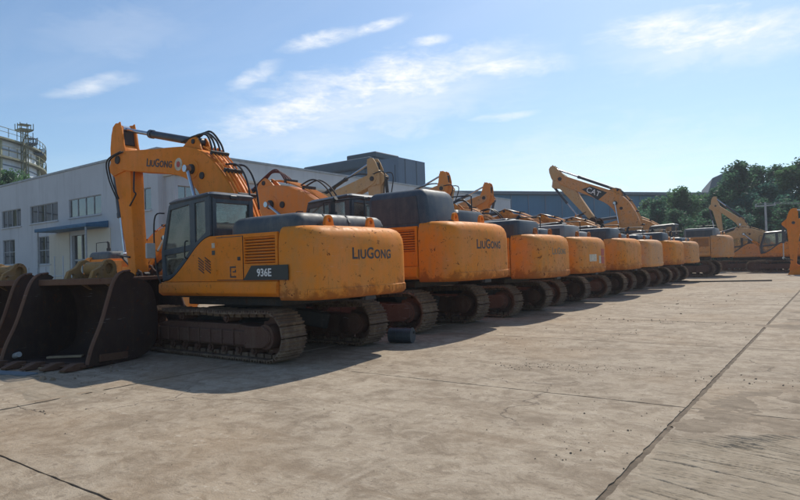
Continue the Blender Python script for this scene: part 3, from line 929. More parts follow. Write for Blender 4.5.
def bucket_parts(parent, mats, top=False):
    """shell, sides, ears, teeth in the bucket frame; parent is an Empty (loose bucket) or the shell itself"""
    if top:
        par = parent; obj('shell', cached('bshell', bucket_shell_mesh), mats[0], par)
    else:
        par = parent
    def shroud():
        mb = MB(); mb.box(-.02, .02, -.55, .15, -.07, .07); return mb.mesh('wear_plate', bevel=.01)
    for x in (-.995, .995):
        for y_, z_, a_ in ((-.55, .14, 3),): obj('wear_plate', cached('shroud', shroud), 'bucket_edge', par, (x, y_, z_), (R(-a_), 0, 0))
    for x in (-.95, .95): obj('side_plate', cached('bside', bucket_side_mesh), mats[0], par, (x, 0, 0))
    for x in (-.42, .16): obj('ear', cached('bear', bucket_ear_mesh), mats[1], par, (x, 0, 0))
    def bush():
        mb = MB(); mb.cyl((-.30, .12, 1.86), (.12, .12, 1.86), .155, 18)
        return mb.mesh('bushing')
    obj('bushing', cached('bbush', bush), mats[1], par)
    def lip():
        mb = MB(); mb.loft([[(x, -1.20, .01), (x, -1.20, .09), (x, -1.46, .075), (x, -1.46, .045)] for x in (-.95, .95)]); return mb.mesh('lip', bevel=.006)
    obj('lip', cached('blip', lip), 'bucket_edge', par)
    def topbar():
        mb = MB(); mb.box(-.93, .93, -.50, -.38, 1.54, 1.67); return mb.mesh('top_bar', bevel=.012)
    obj('top_bar', cached('btop', topbar), 'bucket_edge', par)
    def cutter():
        mb = MB(); fr = smooth_pts([Vector((0, -a_, b_)) for a_, b_ in ((1.34, .08), (1.22, .40), (1.0, .80), (.82, 1.25), (.68, 1.58), (.50, 1.76), (.26, 1.80))], 3)
        mb.tube(fr, [.027] * len(fr), 6); mb.v = [(v[0] * 1.6, v[1], v[2]) for v in mb.v]; return mb.mesh('side_cutter')
    for x in (-.95, .95): obj('side_cutter', cached('bcut', cutter), 'bucket_edge', par, (x, 0, 0))
    for k in range(5): obj('tooth', cached('tooth', tooth_mesh), mats[2], par, (-.84 + k * .42, -1.44, .06))


def hydraulic(name, parent, p0, p1, r, split, m_barrel, m_rod='chrome'):
    p0, p1 = Vector(p0), Vector(p1); q = p0.lerp(p1, split)
    mb = MB(); mb.cyl(p0, q, r, 14); mb.cyl(q - (p1 - p0).normalized() * .10, q + (p1 - p0).normalized() * .03, r * 1.18, 14)
    mb.cyl(p0 - Vector((0, r * 1.1, 0)), p0 + Vector((0, r * 1.1, 0)), r * 1.15, 12)
    o = obj(name, mb.mesh(name), m_barrel, parent)
    mb = MB(); mb.cyl(q, p1, r * .55, 12); mb.cyl(p1 - Vector((0, r, 0)), p1 + Vector((0, r, 0)), r * 1.0, 12)
    obj('piston_rod', mb.mesh('piston_rod'), m_rod, o)
    return o


def rotv(p, a): c, s = math.cos(a), math.sin(a); return Vector((p[0] * c - p[1] * s, p[0] * s + p[1] * c))


def hose(parent, pts, r, mat, name='hose'):
    mb = MB(); mb.tube(smooth_pts(pts, 6), r, 7); return obj(name, mb.mesh(name), mat, parent)


def excavator(loc, rz, label, group, P):
    g = P.get
    root = empty('excavator', loc, rz)
    tag(root, label, 'excavator', group)
    yel, cwm, hoodm, cabm = g('yel', 'yellow_a'), g('cwm', 'yellow_cw'), g('hoodm', 'hood_grey'), g('cabm', 'cab_blue')
    boomm, stickm = g('boomm', yel), g('stickm', g('boomm', yel))
    fine = g('fine', False)
    # --- undercarriage
    path = cached('tpath', track_path)
    for s in (1, -1):
        fr = obj('track_frame', cached(('tf', s), lambda: track_frame_mesh(s)), g('trackm2', 'track_rust'), root, (0, s * TR_Y, 0))
        sm = cached('shoe', shoe_mesh)
        if fine:
            for (x, z, a) in path: obj('track_shoe', sm, 'track_steel', fr, (x, 0, z), (0, R(90 - a), 0))
        else:
            def joined():
                mb = MB(); vv = [v.co.copy() for v in sm.vertices]; ff = [tuple(p.vertices) for p in sm.polygons]
                for (x, z, a) in path:
                    M = Matrix.Translation((x, 0, z)) @ Matrix.Rotation(R(90 - a), 4, 'Y'); mb.add([M @ v for v in vv], ff)
                return mb.mesh('track_shoes', smooth=0)
            o = obj('track_shoes', cached('shoes', joined), 'track_steel', fr); o['kind'] = 'stuff'
        obj('sprocket', cached('sprocket', lambda: wheel_mesh('sprocket')), 'track_rust', fr, (-TR_C, 0, TR_Z))
        obj('idler', cached('idler', lambda: wheel_mesh('idler')), 'track_rust', fr, (TR_C, 0, TR_Z))
        for k in range(8): obj('track_roller', cached('roller', lambda: wheel_mesh('roller')), 'track_rust', fr, (-1.55 + k * .44, 0, .205))
        for x in (-.75, .75): obj('carrier_roller', cached('roller', lambda: wheel_mesh('roller')), 'track_rust', fr, (x, 0, .80))
    def car_body():
        mb = MB(); mb.box(-.8, .8, -.75, .75, .55, .95)
        for sx in (-1, 1):
            for sy in (-1, 1): mb.bar((sx * .5, sy * .5, .72), (sx * 1.15, sy * 1.1, .52), .55, .34)
        return mb.mesh('car_body', bevel=.03)
    obj('car_body', cached('carbody', car_body), 'dark_steel', root)
    def ring():
        mb = MB(); mb.cyl((0, 0, .93), (0, 0, 1.19), .70, 32); mb.cyl((0, 0, 1.0), (0, 0, 1.1), .76, 32); return mb.mesh('swing_ring')
    obj('swing_ring', cached('ring', ring), 'dark_steel', root)
    # --- platform
    def deck():
        mb = MB(); mb.box(-2.33, 1.30, -1.28, 1.28, 1.19, 1.50); mb.box(1.2, 1.5, -.45, .45, 1.22, 1.5); mb.box(-1.9, 1.1, -1.0, 1.0, 1.02, 1.18); return mb.mesh('platform', bevel=.02)
    obj('platform', cached('deck', deck), 'dark_steel', root)
    def skirt():
        mb = MB()
        mb.prism([(1.28, 1.25), (1.44, 1.23), (1.53, 1.30), (1.53, 1.46), (1.49, 1.525), (1.28, 1.525)], -2.33, 1.42, 'yz'); return mb.mesh('side_skirt', bevel=.02, seg=2)
    sk = cached('skirt', skirt)
    obj('side_skirt', sk, yel, root)
    obj('side_skirt', sk, yel, root, scale=(1, -1, 1))
    def body():
        mb = MB()
        mb.box(-2.325, -.40, -1.39, 1.39, 1.51, 2.40); mb.box(-.39, .55, -1.40, -.50, 1.51, 2.30); mb.box(.56, 1.38, -1.40, -.55, 1.51, 1.98)
        return mb.mesh('engine_housing', bevel=.03, seg=2)
    obj('engine_housing', cached('body', body), yel, root)
    spm = cached('sidepanel', side_panel_mesh)
    sp = obj('side_panel', spm, yel, root)
    def gback():
        mb = MB(); mb.box(-2.27, -1.39, 1.392, 1.402, 1.85, 2.37); return mb.mesh('grille_back', smooth=0)
    obj('grille_back', cached('gback', gback), 'track_rust', sp)
    def slat():
        mb = MB(); mb.bar((-2.26, 0, 0), (-1.40, 0, 0), .05, .022, (0, -.5, 1)); return mb.mesh('grille_slat', smooth=0)
    for k in range(9): obj('grille_slat', cached('slat', slat), yel, sp, (0, 1.428, 1.885 + k * .056))
    if fine:
        def door():
            mb = MB(); mb.box(-1.36, -.56, 1.463, 1.476, 1.56, 2.39); return mb.mesh('access_door', bevel=.005)
        def seam():
            mb = MB(); mb.box(-1.374, -.546, 1.4602, 1.4625, 1.546, 2.404); return mb.mesh('door_seam', smooth=0)
        obj('door_seam', cached('seam', seam), 'plate_black', sp)
        ad = obj('access_door', cached('door', door), yel, sp)
        def dh():
            mb = MB(); mb.box(-1.30, -1.22, 1.4765, 1.49, 1.93, 2.0); return mb.mesh('door_handle', bevel=.004)
        obj('door_handle', cached('dh', dh), 'dark_steel', sp)
        def hinge():
            mb = MB(); mb.cyl((-.548, 1.475, 0), (-.548, 1.475, .10), .016, 8); mb.box(-.60, -.55, 1.4765, 1.484, .01, .09); return mb.mesh('hinge')
        for z in (1.66, 2.22): obj('hinge', cached('hinge', hinge), yel, sp, (0, 0, z))
        def grab():
            mb = MB(); mb.tube(smooth_pts([(.42, 1.462, 2.02), (.42, 1.53, 2.05), (.40, 1.53, 2.35), (.40, 1.462, 2.38)], 3), .014, 6); return mb.mesh('grab_handle')
        obj('grab_handle', cached('grab', grab), 'hose_black', sp)
        def decal(x0, x1, z0, z1):
            mb = MB(); mb.box(x0, x1, 1.4612, 1.4632, z0, z1); return mb.mesh('decal', smooth=0)
        obj('decal', cached('decal1', lambda: decal(-.50, -.40, 2.20, 2.30)), 'sticker_white', sp); obj('decal', cached('decal2', lambda: decal(-.50, -.40, 2.06, 2.15)), 'plate_black', sp)
        def louv():
            mb = MB(); mb.bar((-.13, 1.462, 0), (.05, 1.462, .10), .014, .022); return mb.mesh('louver', smooth=0)
        for k in range(5):
            obj('louver', cached('louv', louv), 'track_rust', sp, (0, 0, 1.70 + k * .055))
            obj('louver', cached('louv', louv), 'track_rust', sp, (-.22, 0, 1.70 + k * .055))
    if g('emblem'):
        mb = MB()
        for (x0, x1, z0, z1) in ((-1.16, -.98, 1.79, 1.82), (-1.01, -.98, 1.70, 1.79), (-1.16, -.98, 1.60, 1.63), (-1.01, -.98, 1.63, 1.69), (-1.16, -1.13, 1.70, 1.755), (-1.13, -1.06, 1.70, 1.725)):
            mb.box(x0, x1, 1.4765, 1.481, z0, z1)
        obj('emblem', mb.mesh('emblem', smooth=0), 'letter_dark', sp)
    if g('plate_text'):
        np_ = obj('name_plate', curve_plate('name_plate', [(-1.38, 1.545), (-1.62, 1.82), (-2.62, 1.82), (-2.62, 1.545)], [], .005, 0, Matrix.Translation((0, 1.482, 0)) @ XZ), 'plate_black', root)
        obj('lettering', text_mesh(g('plate_text'), .20, .003, .004), 'letter_white', np_, mw=Matrix.Translation((-1.98, 1.490, 1.68)) @ TO_LEFT)
    # --- counterweight
    cw = obj('counterweight', cached('cw', cw_mesh), cwm, root)
    if g('tail_text'):
        tm = text_mesh(g('tail_text'), .30, .003, .006, True, 1.05); tm.transform(Matrix.Translation((-3.352, -.05, 1.98)) @ TO_REAR)
        for v in tm.vertices: v.co.x += .10 * min(1, (v.co.y / 1.05) ** 2)      # follows the bowed rear face
        obj('lettering', tm, g('tail_mat', 'letter_dark'), cw)
    def eye():
        return curve_plate('lifting_eye', [(-.13, 0), (-.10, .12)] + arc(0, .12, .10, 170, 10, 6) + [(.10, .12), (.13, 0)], [arc(0, .12, .045, 0, 360, 10)[:-1]], .035, .006, YZ)
    for y in (-.62, .62): obj('lifting_eye', cached('eye', eye), g('eyem', yel), cw, (-2.82, y, 2.515))
    def boltcap():
        mb = MB(); mb.cyl((0, 0, 0), (0, 0, .03), .05, 6); mb.cyl((0, 0, -.01), (0, 0, .008), .085, 14); return mb.mesh('bolt')
    for y in (-1.05, 1.05):
        for x in (-2.62, -2.9): obj('bolt', cached('boltcap', boltcap), 'dark_steel', cw, (x, y * (1 if x > -2.8 else .9), 2.52))
    def tow():
        mb = MB(); mb.box(-3.30, -3.17, -.16, .16, 1.10, 1.24); mb.cyl((-3.24, -.2, 1.14), (-3.24, .2, 1.14), .035, 10); return mb.mesh('tow_lug', bevel=.01)
    obj('tow_lug', cached('tow', tow), 'dark_steel', cw)
    for st in g('stickers', []):
        y0, y1, z0, z1, mt = st; mb = MB(); rings = []
        for k in range(9):
            yb = y0 + (y1 - y0) * k / 8; xf = -3.254 - .10 * max(0, 1 - (yb / 1.05) ** 2)
            rings.append([(xf - .004, yb, z0), (xf - .004, yb, z1), (xf + .01, yb, z1), (xf + .01, yb, z0)])
        mb.loft(rings); obj('sticker', mb.mesh('sticker'), mt, cw)
    # --- hood
    hk = g('hood', 'low')
    def hood_low():
        mb = MB(); rings = []
        for z, ins in ((2.41, 0), (2.58, .0), (2.70, .04), (2.76, .10), (2.785, .22)):
            rings.append([(a, b, z) for a, b in round_rect(-2.72 + ins, -.75 - ins, -1.30 + ins, 1.30 - ins, .16, 4)])
        mb.loft(rings); return mb.mesh('hood', smooth=40)
    def hood_tall():
        mb = MB(); rings = []
        for z, ins in ((2.41, 0), (3.10, .0), (3.22, .04), (3.28, .10), (3.30, .22)):
            ring = round_rect(-2.62 + ins, -.85 - ins, .10 + ins, 1.36 - ins, .10, 3)
            rings.append([(a + max(0, z - 2.6) * .22 * (1 if a < -1.7 else 0), b, z) for a, b in ring])
        mb.loft(rings)
        mb.loft([[(a, b, z) for a, b in round_rect(-2.55 + i, -.7 - i, -1.32 + i, .05 - i, .1, 3)] for z, i in ((2.41, 0), (2.78, 0), (2.86, .06), (2.88, .2))])
        return mb.mesh('hood', smooth=40)
    def hood_step():
        mb = MB()
        mb.loft([[(a, b, z) for a, b in round_rect(-2.62 + i, -.85 - i, -.25 + i, 1.34 - i, .1, 3)] for z, i in ((2.41, 0), (2.86, 0), (2.96, .05), (2.99, .16))])
        mb.loft([[(a, b, z) for a, b in round_rect(-2.60 + i, -.85 - i, -1.34 + i, -.30 - i, .1, 3)] for z, i in ((2.41, 0), (2.66, 0), (2.74, .05), (2.77, .16))])
        return mb.mesh('hood', smooth=40)
    hd = obj('hood', cached(('hood', hk), {'low': hood_low, 'tall': hood_tall, 'step': hood_step}[hk]), hoodm, root)
    if hk == 'low':
        def rib():
            mb = MB(); mb.loft([[(-2.735, y, 2.42), (-2.735, y, 2.62), (-2.64, y, 2.765), (-2.4, y, 2.80), (-.9, y, 2.80), (-.9, y, 2.785), (-2.4, y, 2.775), (-2.62, y, 2.73), (-2.70, y, 2.60), (-2.70, y, 2.42)] for y in (-.02, .02)])
            return mb.mesh('hood_rib', smooth=0)
        for y in (-.75, -.1, .55): obj('hood_rib', cached('hrib', rib), hoodm, hd, (0, y, 0))
    if hk == 'tall':
        def inset():
            return curve_plate('hood_door', [(-2.34, 2.5), (-2.28, 3.12), (-.98, 3.12), (-.98, 2.5)], [], .008, .004, Matrix.Translation((0, 1.366, 0)) @ XZ)
        obj('hood_door', cached('hinset', inset), 'cab_blue', hd)
    if hk == 'step':
        def inset2():
            return curve_plate('hood_door', [(-2.45, 2.48), (-2.45, 2.84), (-1.0, 2.84), (-1.0, 2.48)], [], .008, .004, Matrix.Translation((0, 1.346, 0)) @ XZ)
        obj('hood_door', cached('hinset2', inset2), 'cab_blue', hd)
    if g('hood_rail', True):
        hz_ = {'low': 2.78, 'tall': 2.86, 'step': 2.75}[hk]
        def hrail():
            mb = MB(); mb.tube(smooth_pts([(-2.3, -1.2, 0), (-2.3, -1.2, .42), (-2.2, -1.2, .5), (-1.2, -1.2, .5), (-1.1, -1.2, .42), (-1.1, -1.2, 0)], 4), .018, 6); return mb.mesh('guard_rail')
        obj('guard_rail', cached('hrail', hrail), 'hose_black', hd, (0, .1, hz_ - .06))
    if hk in ('low', 'step'):
        def vslat():
            mb = MB(); mb.box(-2.3, -1.5, -.02, .02, 0, .012); return mb.mesh('vent_slat', smooth=0)
        zt_ = 2.787 if hk == 'low' else 2.992
        for k in range(6): obj('vent_slat', cached('vslat', vslat), 'plate_black', hd, (0, .35 + .09 * k, zt_))
    def exh():
        mb = MB(); mb.cyl((-1.6, -.85, 2.6), (-1.6, -.85, 3.15), .06, 12); mb.cyl((-1.6, -.85, 2.7), (-1.6, -.85, 2.95), .10, 12); mb.tube([(-1.6, -.85, 3.14), (-1.62, -.85, 3.2), (-1.70, -.85, 3.25)], .055, 10)
        return mb.mesh('exhaust_pipe')
    if g('exhaust', True): obj('exhaust_pipe', cached('exh', exh), 'dark_steel', root)
    # --- cab
    cab = obj('cab', cached('cabrest', lambda: cab_mesh_rest().mesh('cab', bevel=.008)), cabm, root)
    cs = cached('cabside', cab_side_mesh)
    obj('cab_side', cs, cabm, cab, (0, 1.43, 0)); obj('cab_side', cs, cabm, cab, (0, .40, 0))
    def pane(k):
        mb = MB(); mb.prism(CAB_WIN[k], -.004, .004); return mb.mesh('window_pane', smooth=0)
    for k in CAB_WIN:
        for y in (1.43, .40): obj('window_pane', cached(('pane', k), lambda: pane(k)), 'cab_glass', cab, (0, y, 0))
    def rpane():
        mb = MB(); mb.box(-.345, -.337, .465, 1.315, 2.595, 3.135); return mb.mesh('window_pane', smooth=0)
    obj('window_pane', cached('rpane', rpane), 'cab_glass', cab)
    def fpane():
        mb = MB(); mb.prism([(1.385, 2.2), (1.09, 3.14), (1.082, 3.14), (1.377, 2.2)], .44, 1.35); return mb.mesh('window_pane', smooth=0)
    def fpane2():
        mb = MB(); mb.prism([(1.355, 1.7), (1.385, 2.14), (1.377, 2.14), (1.347, 1.7)], .44, 1.35); return mb.mesh('window_pane', smooth=0)
    obj('window_pane', cached('fpane', fpane), 'cab_glass', cab); obj('window_pane', cached('fpane2', fpane2), 'cab_glass', cab)
    if g('interior', fine):
        def seat():
            mb = MB(); mb.box(-.05, .55, .62, 1.12, 1.75, 1.98); mb.prism([(-.02, 1.95), (.12, 1.95), (-.02, 2.75), (-.14, 2.75)], .64, 1.10); mb.box(-.12, -.02, .74, 1.0, 2.78, 2.98)
            mb.box(.0, .6, .46, .58, 1.7, 2.15); mb.box(.0, .6, 1.18, 1.28, 1.7, 2.12); return mb.mesh('seat', bevel=.03, seg=2)
        obj('seat', cached('seat', seat), 'seat_grey', cab)
        def box_():
            mb = MB(); mb.box(.75, 1.15, .46, .66, 1.6, 2.25); mb.box(.55, .9, .9, 1.2, 1.58, 1.85); return mb.mesh('console', bevel=.02)
        obj('console', cached('console', box_), 'seat_pale', cab)
    # hand rail and mirror
    def rail():
        mb = MB(); mb.tube(smooth_pts([(1.36, 1.50, 1.5), (1.42, 1.56, 1.8), (1.46, 1.58, 2.5), (1.42, 1.56, 2.98), (1.22, 1.47, 3.02)], 4), .016, 6); return mb.mesh('hand_rail')
    hr = obj('hand_rail', cached('rail', rail), 'hose_black', root)
    if fine:
        def mirror():
            mb = MB(); mb.box(1.40, 1.45, 1.58, 1.80, 2.05, 2.38); return mb.mesh('mirror', bevel=.015)
        obj('mirror', cached('mirror', mirror), 'panel_pale', hr)
        def lamp():
            mb = MB(); mb.box(-.43, -.36, .82, .98, 3.22, 3.30); return mb.mesh('work_lamp', bevel=.01)
        obj('work_lamp', cached('lampm', lamp), 'hose_black', cab)
    # --- boom
    ba, bs = R(g('boom', 14)), g('bs', 1.0)
    foot = Vector((g('footx', .10), 2.10)); BY = -.05
    def bp(x, z): return foot + rotv((x * bs, z * bs), ba)
    bits = cached('boombits', boom_bits)
    bm_ = obj('boom', cached('boom', lambda: curve_plate('boom', boom_profile(), [], .27, .025, XZ, 25)), boomm, root, (foot.x, BY, foot.y), (0, -ba, 0), (bs, 1, bs))
    for m_ in bits['bracket']: obj('cylinder_bracket', m_, boomm, bm_)
    for m_ in bits['boss']: obj('pin_boss', m_, boomm, bm_)
    for m_ in bits['pin']: obj('pin', m_, 'dark_steel', bm_)
    for pm in bits['pipes'][::1 if fine else 2]: obj('hydraulic_pipe', pm, g('pipem', boomm), bm_)
    for m_ in bits['clamp']: obj('pipe_clamp', m_, 'dark_steel', bm_)
    for (t, mt, x, z, size, rot) in g('boom_text', []):
        obj('lettering', text_mesh(t, size, .003, .005, True, 1.05), mt, bm_, mw=Matrix.Translation((x, .276, z)) @ Matrix.Rotation(R(rot), 4, 'Y') @ TO_LEFT)
    for (outl, mt, yoff) in g('boom_plates', []):
        obj('emblem', curve_plate('emblem', outl, [], .003, 0, Matrix.Translation((0, .272 + yoff, 0)) @ XZ), mt, bm_)
    # --- boom cylinders
    for y in (-.42, .42):
        b = bp(2.62, 1.0); hydraulic('boom_cylinder', root, (1.0, y + BY, 1.62), (b.x, y + BY, b.y), .085, .62, g('cylm', yel))
    # --- stick
    sa, ss = R(g('stick', -98)), g('ss', 1.0)
    tip = bp(5.93, 0)
    def spt(u, v): return tip + rotv((u * ss, v * ss), sa)
    stk = obj('stick', cached('stick', lambda: curve_plate('stick', stick_profile(), [], .19, .02, XZ, 25)), stickm, root, (tip.x, BY, tip.y), (0, -sa, 0), (ss, 1, ss))
    def cheek():
        return curve_plate('stick_cheek', [(-1.06, .0), (-1.0, .16), (-.80, .28), (-.45, .40), (-.1, .45), (.35, .40), (.35, -.38), (.0, -.37), (-.35, -.27), (-.85, -.25), (-1.02, -.16)], [], .03, .008, XZ)
    for y in (-.205, .205): obj('stick_cheek', cached('cheek', cheek), stickm, stk, (0, y, 0))
    def slot():
        mb = MB(); mb.box(-.80, -.41, -.17, .17, -.18, .26); return mb.mesh('slot_shade', bevel=.01)  # dark block standing in for the shade in the open slot between the cheeks
    obj('slot_shade', cached('slot', slot), 'dark_steel', stk)
    def sbits(y, k):
        mb = MB()
        if k == 0: mb.prism([(-.35, .38), (.45, .40), (.15, .72), (.0, .74)], y - .02, y + .02)
        else: mb.prism([(-1.05, -.20), (-.75, -.24), (-.8, .05), (-.98, .10)], y * 1.75 - .02, y * 1.75 + .02)
        return mb.mesh('cylinder_bracket', bevel=.008)
    for y in (-.12, .12):
        for k in (0, 1): obj('cylinder_bracket', cached(('sbits', y, k), lambda: sbits(y, k)), stickm, stk)
    a0, a1 = bp(3.03, 1.58), spt(-.90, -.06)
    hydraulic('arm_cylinder', root, (a0.x, BY, a0.y), (a1.x, BY, a1.y), .10, g('asplit', .6), g('cylm', 'cylinder_grey'))
    lk = spt(2.72, .02)
    # --- bucket, linkage
    if g('bucket') is not None:
        bsc = g('bscale', .78); th = R(g('bucket')); pin = spt(3.1, 0)
        def brot(p, z):    # bucket frame (p = towards opening, z) -> machine plane
            q = rotv((-(p - BP[0]) * bsc, (z - BP[1]) * bsc), th); return pin + q
        be = obj('bucket', cached('bshell', bucket_shell_mesh), g('bucketm', 'bucket_rust'), root)
        # bucket frame -y is the opening and points to the machine (-x): x_b->y, y_b->x, z_b->z
        M0 = axes((0, 1, 0), (1, 0, 0), (0, 0, 1))
        M0 = Matrix.Scale(bsc, 4) @ M0 @ Matrix.Translation((0, BP[0], -BP[1]))
        be.matrix_basis = Matrix.Translation((pin.x, BY, pin.y)) @ Matrix.Rotation(-th, 4, 'Y') @ M0
        bucket_parts(be, (g('bucketm', 'bucket_rust'), g('bucketm', 'bucket_rust'), g('bucketm', 'bucket_rust')))
        ear2 = brot(.20, 1.72)
        k1 = spt(2.55, .62)
        for y in (-.17, .17):
            mb = MB(); mb.bar((lk.x, y + BY, lk.y), (k1.x, y + BY, k1.y), .04, .14, (0, 1, 0)); obj('link_arm', mb.mesh('link_arm', bevel=.008), 'dark_steel', root)
            mb = MB(); mb.bar((k1.x, y * .6 + BY, k1.y), (ear2.x, y * .6 + BY, ear2.y), .05, .15, (0, 1, 0)); obj('bucket_link', mb.mesh('bucket_link', bevel=.008), 'dark_steel', root)
        c0 = spt(.08, .66)
        hydraulic('bucket_cylinder', root, (c0.x, BY, c0.y), (k1.x, BY, k1.y), .085, .55, g('cylm', 'cylinder_grey'))
    else:
        c0 = spt(.08, .66); k1 = spt(2.55, .40)
        hydraulic('bucket_cylinder', root, (c0.x, BY, c0.y), (k1.x, BY, k1.y), .085, .75, g('cylm', 'cylinder_grey'))
    # --- hoses over the knee and at the boom tip
    for k, y in enumerate((-.16, -.06, .06, .16)):
        hh_ = 0.22 if fine else 0.0
        a, b, c_, d = bp(2.15, 1.55), bp(2.5, 1.62 + hh_ * (.7 + .2 * k)), bp(3.0, 1.66 + hh_ * (1.1 - .25 * k)), bp(3.5, 1.40)
        hose(root, [(a.x, y + BY, a.y), (b.x, y * 1.3 + BY, b.y), (c_.x, y + BY, c_.y), (d.x, y + BY, d.y)], .026, g('hosem', 'hose_black'))
    if g('hoses'):
        for k, y in enumerate((-.22, -.12, .1, .2)):
            a, b, c_, d = bp(3.4, 1.38), bp(4.3, 1.22 + .06 * k), bp(5.3, .80 + .05 * k), spt(-.3, -.45)
            hose(root, [(a.x, y, a.y), (b.x, y, b.y), (c_.x, y * 1.2, c_.y), (d.x, y, d.y)], .03, 'hose_black')
        for y in (-.24, .25):
            a, b, c_, d = bp(5.5, .35), spt(-.2, .75), spt(.8, .62), spt(1.5, .30)
            hose(root, [(a.x, y, a.y), (b.x, y * 1.4, b.y), (c_.x, y * 1.3, c_.y), (d.x, y, d.y)], .03, 'hose_black')
    if fine:
        a, b, c_, d = bp(5.0, .02), bp(4.75, -.42), spt(1.15, -.72), spt(1.35, -.26)
        hose(root, [(a.x, .24, a.y), (b.x, .27, b.y), (c_.x, .24, c_.y), (d.x, .17, d.y)], .022, 'hose_black')
        for y in (.25, .31):
            a, b, c_, d = bp(5.75, .30), spt(-.05, .26 + y * .2), spt(.45, .30 + y * .2), spt(1.05, .20)
            hose(root, [(a.x, y, a.y), (b.x, y + .05, b.y), (c_.x, y + .03, c_.y), (d.x, y - .05, d.y)], .02, 'hose_black')
        a, b, c_, d = bp(.45, .9), bp(.85, 1.40), bp(1.3, 1.62), bp(1.75, 1.48)
        for y in (-.2, .02):
            hose(root, [(a.x, y, a.y), (b.x, y, b.y), (c_.x, y, c_.y), (d.x, y, d.y)], .024, 'hose_black')
    return root

# ------------------------------------------------------------------ the front row (tails towards the yard)
ROW = 'excavators parked in the front row'
FX = -10.6
PI = math.pi
circ = lambda cx, cz, r: arc(cx, cz, r, 0, 360, 18)[:-1]
excavator((FX, 8.95, 0), PI, 'nearest yellow excavator with tall raised boom and dark blue cab', ROW, dict(
    fine=True, hood='low', hoodm='hood_grey', boom=27.7, stick=-98.5, bucket=0, plate_text='936E', tail_text='LiuGong', emblem=True, cylm='cylinder_grey', asplit=.62,
    boom_text=[('LiuGong', 'letter_dark', 4.02, .62, .29, 19)],
    boom_plates=[(circ(3.22, .90, .16), 'sticker_white', .0), (circ(3.22, .90, .075), 'sticker_red', .004)]))
m2 = excavator((FX - .35, 13.75, 0), PI, 'second excavator of the row, with a tall blue-grey box hood', ROW, dict(
    fine=True, hood='tall', hoodm='hood_blue', boom=4, bs=1.17, footx=.85, hoses=True, stick=-72, bucket=-20, boomm='orange_new', yel='yellow_a', tail_text='LiuGong', tail_mat='letter_dark', hosem='hose_red', cwm='yellow_cw', exhaust=False))
m2.scale = (1.1, 1.1, 1.1)
excavator((FX + .12, 18.1, 0), PI + .02, 'third excavator of the row, behind the one with the tall hood', ROW, dict(
    fine=True, hood='step', hoodm='hood_blue', boom=9, stick=-78, bucket=-30, tail_text='LiuGong', tail_mat='letter_faded', cwm='yellow_b', yel='yellow_b'))
excavator((FX + -.08, 22.5, 0), PI + -.015, 'excavator with red and white stickers on its counterweight', ROW, dict(
    fine=True, hood='step', hoodm='hood_pale', boom=9, stick=-78, bucket=-30, cwm='yellow_b', yel='yellow_b',
    stickers=[(-.92, -.42, 1.50, 1.76, 'sticker_red'), (-.92, -.42, 1.80, 2.06, 'sticker_red'), (-.36, -.12, 1.52, 1.80, 'sticker_white'), (.15, .75, 1.60, 1.86, 'sticker_white')]))
excavator((FX + .10, 27.1, 0), PI + .012, 'fifth excavator of the row, rust-scuffed plain counterweight', ROW, dict(
    hood='step', hoodm='hood_blue', boom=9, stick=-78, bucket=-30, cwm='yellow_b', yel='yellow_b'))
excavator((FX + -.05, 31.8, 0), PI + -.02, 'sixth excavator of the row, counting from the near end', ROW, dict(
    hood='low', hoodm='cab_blue', boom=9, stick=-78, bucket=-30, cwm='yellow_worn', yel='yellow_b'))
excavator((FX + .08, 36.4, 0), PI + .018, 'seventh excavator of the row, second from its far end', ROW, dict(
    hood='step', hoodm='hood_blue', boom=9, stick=-78, bucket=-30, cwm='yellow_b', yel='yellow_worn'))
excavator((FX, 41.4, 0), PI, 'excavator whose weathered boom rises high with a black boom plate', ROW, dict(
    hood='low', hoodm='cab_blue', boom=45, bs=1.25, stick=-126, ss=1.12, bucket=10, boomm='yellow_worn', stickm='tan_arm', cwm='yellow_worn', yel='yellow_worn',
    boom_text=[('CAT', 'letter_white', 3.95, .68, .40, 19)],
    boom_plates=[([(3.45, .52), (3.35, 1.14), (4.28, .82), (4.55, .38)], 'plate_black', 0)]))
m9 = excavator((FX + .2, 50.0, 0), PI, 'pale excavator at the far end, standing apart from the row', ROW, dict(
    hood='step', hoodm='hood_pale', boom=9, stick=-78, bucket=-30, cwm='yellow_worn', yel='yellow_worn', stickers=[(-1.04, -.7, 1.4, 2.1, 'sticker_white')]))
m9.scale = (1.2, 1.2, 1.2)

# ------------------------------------------------------------------ second row, nose to nose with the first
ROW2 = 'excavators in the row behind'
excavator((-27.5, 16.2, 0), 0, 'yellow excavator seen between the near stick and blue cab', ROW2, dict(boom=4, stick=-105, ss=.6, bucket=None, yel='yellow_a', hood='low'))
excavator((-25.0, 24.4, 0), 0, 'worn tan excavator arm rising before the blue-grey rooftop block', ROW2, dict(boom=36, bs=1.16, stick=-84, ss=1.05, bucket=20, boomm='tan_arm', stickm='tan_arm', yel='yellow_worn', cylm='dark_steel', asplit=.5, hoses=True))
excavator((-24.8, 31.0, 0), 0, 'excavator with orange stick end and grey piston rod, sharp against sky', ROW2, dict(boom=37, bs=1.14, stick=-97, ss=1.0, bucket=10, boomm='yellow_worn', stickm='orange_new', yel='yellow_worn', cylm='tan_arm', asplit=.45, hoses=True))
excavator((-24.6, 36.2, 0), 0, 'excavator with rounded orange stick end before the blue warehouse', ROW2, dict(boom=36, bs=1.1, stick=-104, ss=1.0, bucket=10, boomm='yellow_worn', stickm='orange_new', yel='yellow_worn'))
excavator((-24.4, 50.5, 0), 0, 'excavator with orange arm below the raised black-plated boom', ROW2, dict(boom=20, bs=1.1, stick=-100, ss=1.0, bucket=0, boomm='orange_new', yel='yellow_worn'))

